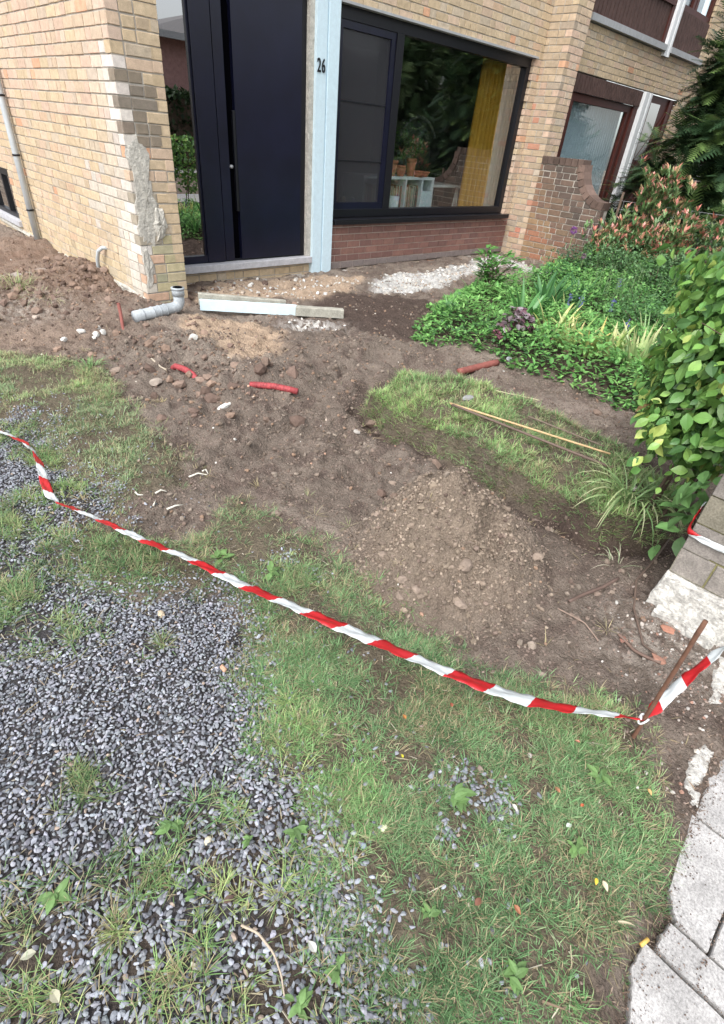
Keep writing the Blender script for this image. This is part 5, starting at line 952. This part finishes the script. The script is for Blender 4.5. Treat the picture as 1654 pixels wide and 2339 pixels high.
# peony
def peony(u, v, h, label):
    p = spot(u, v); root = empty('peony', tuple(p), label, 'plant'); st = MB(); rng = np.random.default_rng(8); PP = []; DD = []; SS = []
    for i in range(9):
        a = i*2.4+rng.normal()*.3; r = .05+.12*rng.random(); tip = p+np.array([math.cos(a)*r*1.5, math.sin(a)*r*1.5, h*rng.uniform(.6, 1)]); st.tube([p, (p+tip)/2+np.array([0, 0, .05]), tip], [.005, .004, .003], 6)
        for t in (.45, .6, .75, .88, 1.):
            b = p+(tip-p)*t; a2 = rng.random()*6.28
            for q in range(3):
                ang = a2+(q-1)*.9; base = b+np.array([math.cos(ang), math.sin(ang), .5])*.05; st.tube([b, base], .002, 4)
                for w_ in (-.55, 0, .55): PP.append(base); DD.append([math.cos(ang+w_), math.sin(ang+w_), .55+rng.normal()*.2]); SS.append(.085*rng.uniform(.8, 1.15))
    st.build('stem', M['bark'], root); n = len(PP); C = np.array([(.10, .27, .06)])*rng.uniform(.7, 1.35, (n, 1)); vv, ff, cc = leaves(np.array(PP), np.array(DD), np.array(SS), C, leaf_shape(.30, .12, .3, 4)); big('foliage', vv, ff, M['glossleaf'], cc, root)
peony(1086, 668, .46, 'young peony with deeply divided bright green leaves, alone by the white rubble')
def heuchera(u, v, h, r, n, cols, label, leaf=.05):
    p = spot(u, v); root = empty('purple_leaved_plant', tuple(p), label, 'plant'); rng = np.random.default_rng(12); st = MB(); P = []
    for i in range(n): a = rng.random()*6.28; q = r*math.sqrt(rng.random()); t = p+np.array([math.cos(a)*q, math.sin(a)*q, h*(1-.5*(q/r)**2)*rng.uniform(.8, 1)]); P.append(t); (st.tube([p, t], .0025, 4) if i % 3 == 0 else None)
    st.build('stem', M['bark'], root); D = rng.normal(size=(n, 3)); D[:, 2] *= .4; C = np.array(cols)[rng.integers(0, len(cols), n)]*rng.uniform(.7, 1.3, (n, 1)); vv, ff, cc = leaves(np.array(P), D, leaf*rng.uniform(.7, 1.2, n), C, leaf_shape(.95, .18, .35, 4, pk=.55)); big('foliage', vv, ff, M['glossleaf'], cc, root)
heuchera(1150, 770, .30, .13, 130, [(.16, .09, .11), (.24, .18, .20), (.12, .05, .07), (.30, .26, .28)], 'dark purple crinkled heuchera like plant standing above the green ground cover')
heuchera(1108, 775, .12, .05, 30, [(.25, .10, .13), (.18, .08, .10)], 'small wine red plant left of the large purple one', .035)
def allium(x, y, h, r, label, c=(.36, .16, .42)):
    z = gz(x, y); root = empty('allium', (x, y, z), label, 'flower', 'purple alliums'); MB().tube([(x, y, z), (x+.01, y, z+h*.5), (x+.02, y+.01, z+h)], .004, 6, c=(.2, .3, .12)).build('stem', M['plain'], root)
    rng = np.random.default_rng(int(h*100)); n = 160; D = rng.normal(size=(n, 3)); D /= np.linalg.norm(D, axis=1, keepdims=True); P = np.array([x+.02, y+.01, z+h])+D*r*.55; C = np.array([c])*rng.uniform(.7, 1.3, (n, 1)); vv, ff, cc = leaves(P, D, np.full(n, r*.6), C, leaf_shape(.6, .2, .1, 2)); big('flower_head', vv, ff, M['leaf'], cc, root)
allium(5.25, -1.05, .50, .045, 'purple allium ball in front of the dark garden wall, the larger one'); allium(4.9, -1.45, .30, .030, 'faded pinkish allium ball lower in the green shrubs', (.34, .22, .30))
def spike(u, v, h, c, label, n=34):
    p = spot(u, v); root = empty('bluebell', tuple(p), label, 'flower', 'small blue flower spikes in the bed'); MB().tube([p, p+(0.01, 0, h)], .003, 5, c=(.12, .22, .08)).build('stem', M['plain'], root); rng = np.random.default_rng(int(u))
    t = rng.uniform(.6, 1, n); P = p[None]+np.stack([.01*t, 0*t, h*t], -1)+rng.normal(size=(n, 3))*.008; D = rng.normal(size=(n, 3)); D[:, 2] -= .4; C = np.array([c])*rng.uniform(.7, 1.3, (n, 1)); vv, ff, cc = leaves(P, D, np.full(n, .022), C, leaf_shape(.6, .2, .1, 2)); big('flower_head', vv, ff, M['leaf'], cc, root)
for u, v, h, lab in [(1285, 735, .26, 'blue spike left of the middle of the bed'), (1262, 722, .26, 'blue spike further left, above the dark green leaves'), (1355, 738, .28, 'violet blue spike right of the middle'), (1385, 790, .24, 'small blue spike low in the green, nearer the hedge'), (1370, 690, .30, 'blue grey spike among the taller stems')]: spike(u, v, h, (.13, .13, .38), lab)
strap(35, 640, 90, .16, .006, [(.22, .32, .12), (.34, .34, .18)], 'green and straw coloured grass tuft on the soil bank at the left edge', 'grass tuft', 470, (.45, .40, .25), droop=2., spread=1.3, name='grass_tuft', r=.22)
strap(105, 668, 60, .12, .005, [(.34, .36, .2), (.45, .40, .26)], 'pale dry grass tuft with white crumbs on the left soil bank', 'grass tuft', 471, (.5, .45, .32), droop=2.4, spread=1.5, name='grass_tuft', r=.18)
strap(200, 822, 70, .08, .004, [(.20, .34, .13)], 'fresh grass tuft at the top edge of the left lawn', 'grass tuft', 472, None, droop=1.8, spread=1.1, name='grass_tuft', r=.09)
strap(1385, 1270, 16, .12, .004, [(.28, .36, .2), (.40, .38, .28)], 'pale uprooted grass wisp on the soil in front of the pier', 'grass tuft', 473, None, droop=2.5, spread=1.6, name='grass_tuft', r=.05)
# shrubs at the back of the bed
def shrub(name, cx, cy, rx, ry, z0, z1, n, cols, label, cat, seed, T=None, ls=.045, matn='leaf', tips=None, stems=9, group=None, ros=0, hollow=.5):
    rng = np.random.default_rng(seed); g0 = gz(cx, cy); root = empty(name, (cx, cy, g0), label, cat, group); st = MB(); anchors = []
    for i in range(stems):
        a = rng.random()*6.28; q = rng.uniform(.2, .9); tp_ = np.array([cx+math.cos(a)*rx*q, cy+math.sin(a)*ry*q, z0+(z1-z0)*rng.uniform(.55, 1)*(1-.25*q)]); b = np.array([cx+rng.normal()*.03, cy+rng.normal()*.03, g0-.02])
        md = (b+tp_)/2+np.array([0, 0, .05]); st.tube([b, md, tp_], [.011, .007, .003], 6)
        for t in (.35, .5, .65, .8, .9, 1): anchors.append(b*(1-t)+tp_*t+rng.normal(size=3)*.03)
    st.build('stem', M['bark'], root); A = np.array(anchors); A = A[rng.integers(0, len(A), 140)]+rng.normal(size=(140, 3))*np.array([rx*.3, ry*.3, (z1-z0)*.16]); A[:, 2] = np.clip(A[:, 2], z0, z1*1.02)
    if ros:        # whorls of long leaves, the top ones coloured
        k = n//ros; P = A[rng.integers(0, 140, k)]+rng.normal(size=(k, 3))*np.array([.06, .06, .05]); ax = rng.normal(size=(k, 3))*.45; ax[:, 2] = 1; hi = P[:, 2] > np.quantile(P[:, 2], .30)
        PP = np.repeat(P, ros, 0); AX = np.repeat(ax, ros, 0); a = np.tile(np.arange(ros)*2.4, k); sp = np.repeat(rng.uniform(.4, 1.0, k), ros)*np.tile(np.linspace(1.2, .5, ros), k)
        D = AX+np.stack([np.cos(a)*sp, np.sin(a)*sp, 0*a], -1)*1.2; PP = PP+AX*np.tile(np.linspace(-.03, .02, ros), k)[:, None]; C = np.array(cols)[rng.integers(0, len(cols), len(PP))]*rng.uniform(.7, 1.3, (len(PP), 1))
        red = np.repeat(hi & (rng.random(k) < .70), ros) & (np.tile(np.arange(ros), k) > ros*.5); C[red] = np.array(tips)[rng.integers(0, len(tips), red.sum())]*rng.uniform(.75, 1.25, (red.sum(), 1))
    else:
        PP = A[rng.integers(0, 140, n)]+rng.normal(size=(n, 3))*.06; D = rng.normal(size=(n, 3)); D[:, 2] = D[:, 2]*.5+.2; C = np.array(cols)[rng.integers(0, len(cols), n)]*rng.uniform(.65, 1.35, (n, 1))
    vv, ff, cc = leaves(PP, D, ls*rng.uniform(.6, 1.2, len(PP)), C, T or leaf_shape(.55, .12, .2, 3)); big('foliage', vv, ff, M[matn], cc, root); return root
PT = leaf_shape(.34, .12, .15, 3); PC = [(.10, .20, .07), (.15, .26, .10), (.20, .27, .12)]; PR = [(.56, .20, .16), (.46, .22, .14), (.64, .32, .27), (.36, .28, .14)]
GP = 'red tipped photinia bushes along the fence'
shrub('photinia', 6.22, -1.55, .30, .30, .35, 1.22, 3000, PC, 'red tipped photinia, the tallest one, in front of the dark conifer', 'shrub', 501, PT, .09, 'glossleaf', PR, ros=9, group=GP)
shrub('photinia', 5.85, -1.35, .34, .30, .15, .72, 3000, PC, 'red tipped photinia nearest the curved garden wall', 'shrub', 502, PT, .085, 'glossleaf', PR, ros=9, group=GP)
shrub('photinia', 5.95, -2.0, .40, .40, .2, .78, 3800, PC, 'low spreading photinia in the middle of the row, with many orange tips', 'shrub', 503, PT, .085, 'glossleaf', PR, ros=9, group=GP)
shrub('photinia', 6.1, -2.75, .45, .42, .2, 1.15, 4000, PC, 'photinia at the right end of the row by the hedge', 'shrub', 504, PT, .09, 'glossleaf', PR, ros=9, group=GP)
for i, (x, y, rx, z1, n, cols, ls, lab) in enumerate([(5.1, -1.25, .22, .42, 1500, [(.07, .15, .08), (.10, .20, .10), (.05, .11, .05)], .035, 'small bluish green shrub under the purple allium'), (4.95, -1.85, .32, .50, 2400, [(.09, .18, .07), (.12, .24, .10), (.16, .28, .14)], .045, 'rose like bush with pale green leaves in the middle of the back row'), (4.6, -2.5, .36, .55, 2400, [(.10, .20, .08), (.15, .27, .12), (.07, .15, .06)], .045, 'green bush with some cream edged leaves behind the hedge end'), (4.55, -1.35, .25, .26, 1200, [(.12, .28, .10), (.10, .30, .14)], .03, 'low fresh green herb in front of the garden wall'), (3.9, -2.55, .32, .32, 2200, [(.14, .30, .10), (.10, .24, .09)], .03, 'feathery green perennial right of the purple plant'), (3.3, -2.9, .3, .30, 1800, [(.13, .27, .10), (.09, .2, .08)], .032, 'leafy perennial partly hidden behind the beech hedge'), (5.3, -2.6, .32, .62, 2200, [(.06, .11, .05), (.09, .16, .07), (.12, .08, .07)], .04, 'dark green and maroon bush behind the rose like one')]):
    shrub('garden_shrub', x, y, rx, rx, .06, z1, n, cols, lab, 'shrub', 520+i, leaf_shape(.55 if i != 4 else .22, .12, .2, 3), ls, group='green shrubs at the back of the bed')
strap(1345, 700, 30, .55, .006, [(.16, .28, .12), (.12, .2, .1)], 'tall thin grassy stems between the bed and the photinia', 'ornamental grass', 460, (.3, .32, .18), droop=.5, spread=.35, name='tall_grass', r=.25)
strap(1420, 720, 36, .5, .006, [(.18, .30, .14), (.12, .2, .1)], 'tall feathery grass right of the rose like bush', 'ornamental grass', 461, (.3, .32, .18), droop=.8, spread=.5, name='tall_grass', r=.25)
strap(1205, 625, 14, .30, .008, [(.14, .2, .08), (.2, .28, .1)], 'thin upright weeds at the foot of the garden wall', 'weed', 462, None, droop=.3, spread=.3, name='tall_weed', r=.12)
# wire fence on the boundary
fence = empty('wire_fence', (6.12, -1.1, 0), 'green wire mesh fence behind the photinia, starting at the garden wall', 'fence')
mb = MB(); ys = np.arange(-1.0, -4.4, -.10); zs = np.arange(.08, .90, .10)
for z in zs: mb.tube([(6.35, y, z) for y in ys], .002, 4, caps=False)
for y in ys: mb.tube([(6.35, y, .0), (6.35, y, .88)], .002, 4, caps=False)
mb.build('wire_mesh', M['zinc'], fence)
for y in (-1.05, -2.7, -4.35): MB().tube([(6.36, y, -.1), (6.36, y, .98)], .018, 8).build('fence_post', M['bark'], fence)
# conifers
def sprayT(k=7, w=.05):
    V = [(-.02, 0, 0), (.02, 0, 0), (0, 1, -.06)]; F = [(0, 1, 2)]
    for i in range(k):
        t = .08+.85*i/k; l = .42*(1-t*.75)
        for s in (-1, 1): b = len(V); V += [(0, t-w, 0), (0, t+w, 0), (s*l, t+l*.75, -.05*l)]; F.append((b, b+1, b+2) if s > 0 else (b+1, b, b+2))
    return np.array(V), np.array(F)
SPR = sprayT()
def conifer(x, y, h, r, n, label, seed, cols, zb=.1, spray=.34, group=None, pw=1.):
    rng = np.random.default_rng(seed); g0 = -.05; root = empty('conifer', (x, y, g0), label, 'tree', group)
    nb = n//26; za = zb+(h-zb)*rng.random(nb)**1.1; ang = rng.random(nb)*6.28; R_ = r*(1-((za-zb)/(h-zb))**1.25)*rng.uniform(.75, 1.12, nb)*(1+.15*np.sin(ang*3+za*2)); br = MB().tube([(x, y, g0), (x+.02, y, h*.5), (x, y, h*.97)], [.12, .07, .02], 10); PP = []; DD = []; CC = []
    for i in range(nb):
        o_ = np.array([x, y, za[i]]); d = np.array([math.cos(ang[i]), math.sin(ang[i]), -.12+rng.normal()*.12]); 
        if i % 3 == 0: br.tube([o_, o_+d*R_[i]*.9], [.014, .004], 5)
        for j in range(26):
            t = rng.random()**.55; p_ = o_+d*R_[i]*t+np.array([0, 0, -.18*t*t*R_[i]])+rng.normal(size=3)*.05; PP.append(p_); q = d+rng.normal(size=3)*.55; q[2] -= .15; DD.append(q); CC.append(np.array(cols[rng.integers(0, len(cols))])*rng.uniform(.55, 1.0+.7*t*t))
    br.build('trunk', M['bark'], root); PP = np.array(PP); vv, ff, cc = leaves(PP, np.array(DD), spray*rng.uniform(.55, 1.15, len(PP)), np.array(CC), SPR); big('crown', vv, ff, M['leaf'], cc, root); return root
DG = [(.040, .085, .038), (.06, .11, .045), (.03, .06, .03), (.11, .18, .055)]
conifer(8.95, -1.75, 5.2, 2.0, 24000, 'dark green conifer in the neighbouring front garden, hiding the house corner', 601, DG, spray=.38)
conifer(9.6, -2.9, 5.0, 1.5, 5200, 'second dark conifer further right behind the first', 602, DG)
heu = shrub('garden_shrub', 7.6, -2.6, .5, .6, .1, .9, 1800, [(.04, .08, .04), (.06, .11, .05)], 'dark low shrub under the conifers behind the fence', 'shrub', 560, None, .05)
# beech hedge behind the pier
def hedge():
    rng = np.random.default_rng(701); root = empty('beech_hedge', (.3, -4.25, 0), 'beech hedge with large ribbed light green leaves behind the gate pier', 'hedge'); st = MB(); x0, x1, y0, y1, H = .24, 3.4, -4.42, -4.13, 1.10
    for i in range(34):
        b = np.array([rng.uniform(x0, x1), rng.uniform(y0, y1)*.5-2.12, -.05]); t = np.array([b[0]+rng.normal()*.12, rng.uniform(y0, y1), rng.uniform(.6, H)]); md = (b+t)/2+rng.normal(size=3)*.04; st.tube([b, md, t], [.009, .006, .003], 6)
        for q in range(5): s = md*(1-q/5)+t*q/5; e = s+np.array([rng.normal()*.12, rng.choice([-1, 1])*rng.uniform(.08, .2), rng.uniform(-.02, .12)]); st.tube([s, e], [.003, .0015], 4)
    st.build('branches', M['bark'], root); parts = []
    for n, depth, tone in ((4000, .0, 1.), (3200, .12, .85), (2000, .22, .75)):
        face = rng.random(n); X = np.where(face < .18, x0-.03+depth+rng.normal(size=n)*.03, rng.uniform(x0, x1, n)**1.0); X = np.where(face >= .18, x0+(x1-x0)*rng.random(n)**1.5, X)
        z = .24+(H-.24)*rng.random(n); bulge = .07*np.sin(X*7+z*5)+.05*np.sin(z*11+X*3); Y = np.where(face < .18, rng.uniform(y0, y1, n), y1+.06-depth+bulge+rng.normal(size=n)*.035); lowcut = (z < .36+.10*np.sin(X*9)) & (rng.random(n) < .88)
        k = ~lowcut & (rng.random(n) < .97); X, Y, z, face = X[k], Y[k], z[k], face[k]; n2 = len(X)
        out = np.where((face < .18)[:, None], np.array([[-1., .25, .2]]), np.array([[-.45, 1., .25]]))+rng.normal(size=(n2, 3))*.38; D = np.stack([rng.normal(size=n2)*.7-.25, rng.normal(size=n2)*.45+.25, -.5+rng.normal(size=n2)*.4], -1)
        D /= np.linalg.norm(D, axis=1, keepdims=True); cols = np.array([(.13, .26, .06), (.19, .33, .08), (.09, .20, .05), (.34, .42, .11), (.07, .16, .05), (.30, .20, .09)]); C = cols[rng.choice(6, n2, p=[.32, .20, .26, .05, .155, .015])]*rng.uniform(.7, 1.4, (n2, 1))*tone*1.1
        parts.append(leaves(np.stack([X, Y, z], -1), D, rng.choice([.6, .8, 1., 1.15], n2)*rng.uniform(.048, .062, n2), C, leaf_shape(.66, .10, .22, 5, pk=.48), out))
    v, f, c = merge(parts); big('foliage', v, f, M['glossleaf'], c, root)
hedge()
# ivy like leaves at the foot of the pier
rng = np.random.default_rng(710); n = 26; P = np.stack([.02+rng.uniform(-.05, .2, n), rng.uniform(-4.44, -4.38, n), rng.uniform(.10, .45, n)], -1); D = rng.normal(size=(n, 3))*.6+np.array([-.6, .3, -.1])
v, f, c = leaves(P, D, rng.uniform(.06, .10, n), np.array([(.12, .24, .08)])*rng.uniform(.6, 1.3, (n, 1)), leaf_shape(.6, .1, .2, 4), np.array([-.5, .6, .7])+rng.normal(size=(n, 3))*.3); tag(big('climbing_leaves', v, f, M['glossleaf'], c), 'darker ribbed leaves touching the edge of the gate pier', 'plant')

# ================================================================ ACROSS THE STREET (mirrored in the panes)
oh = empty('brick_house', (6, -15, 0), 'mauve brick bungalow across the street, mirrored in the sidelight of the door', 'house')
M['mauve'] = mat('mauve brick', (.42, .24, .22), rough=.9, var=.25, nscale=9, fine=(60, .2))
MB().box((7.9, -22, -.1), (20, -15, 3.5)).build('wall', M['mauve'], oh)
rf = MB(); rf.add([(7.4, -14.4, 3.35), (20.6, -14.4, 3.35), (20.6, -22.6, 3.35), (7.4, -22.6, 3.35), (13, -18.5, 4.9), (16, -18.5, 4.9)], [(0, 1, 5, 4), (1, 2, 5), (2, 3, 4, 5), (3, 0, 4), (0, 3, 2, 1)]); rf.build('roof', M['roof'], oh)
MB().box((7.4, -14.44, 3.28), (20.6, -14.3, 3.45)).build('gutter', M['zinc'], oh)
MB().box((13, -14.98, .9), (14.6, -14.9, 2.2)).build('window', M['black'], oh)
def boxhedge(x0, x1, y0, y1, h, n, label, seed):
    rng = np.random.default_rng(seed); P = np.stack([rng.uniform(x0, x1, n), rng.uniform(y0, y1, n), h*rng.random(n)], -1); s = rng.integers(0, 3, n); P[s == 0, 1] = y1; P[s == 1, 2] = h; P += rng.normal(size=(n, 3))*.06
    root = empty('clipped_hedge', (x0, y1, -.02), label, 'hedge'); MB().box((x0+.1, y0+.1, -.05), (x1-.1, y1-.1, h-.1)).build('inner_twigs', M['bark'], root)
    v, f, c = leaves(P, rng.normal(size=(n, 3)), rng.uniform(.10, .22, n), np.array([(.03, .06, .022)])*rng.uniform(.5, 1.4, (n, 1)), leaf_shape(.7, .1, .2, 2)); big('foliage', v, f, M['leaf'], c, root)
boxhedge(1, 17, -14.2, -13.2, 1.9, 14000, 'long clipped hedge across the street, mirrored in the sidelight', 801)
for i, (x, y, h, r) in enumerate([(18.5, -13.8, 6.5, 2.4), (22, -15, 8, 2.8), (25.5, -14, 7.5, 2.6), (30, -15.5, 8, 3.0)]):
    conifer(x, y, h, r, 5200, ['dark conifer across the street, nearest the bungalow', 'tallest dark conifer across the street', 'dark conifer across the street, third from the bungalow', 'dark conifer across the street, farthest from the bungalow'][i], 810+i, [(.10, .17, .08), (.15, .22, .10), (.07, .12, .06), (.20, .28, .14)], spray=.8, group='conifers across the street')
boxhedge(17, 40, -17.5, -16.5, 3.2, 12000, 'tall dark hedge behind the conifers across the street', 802)
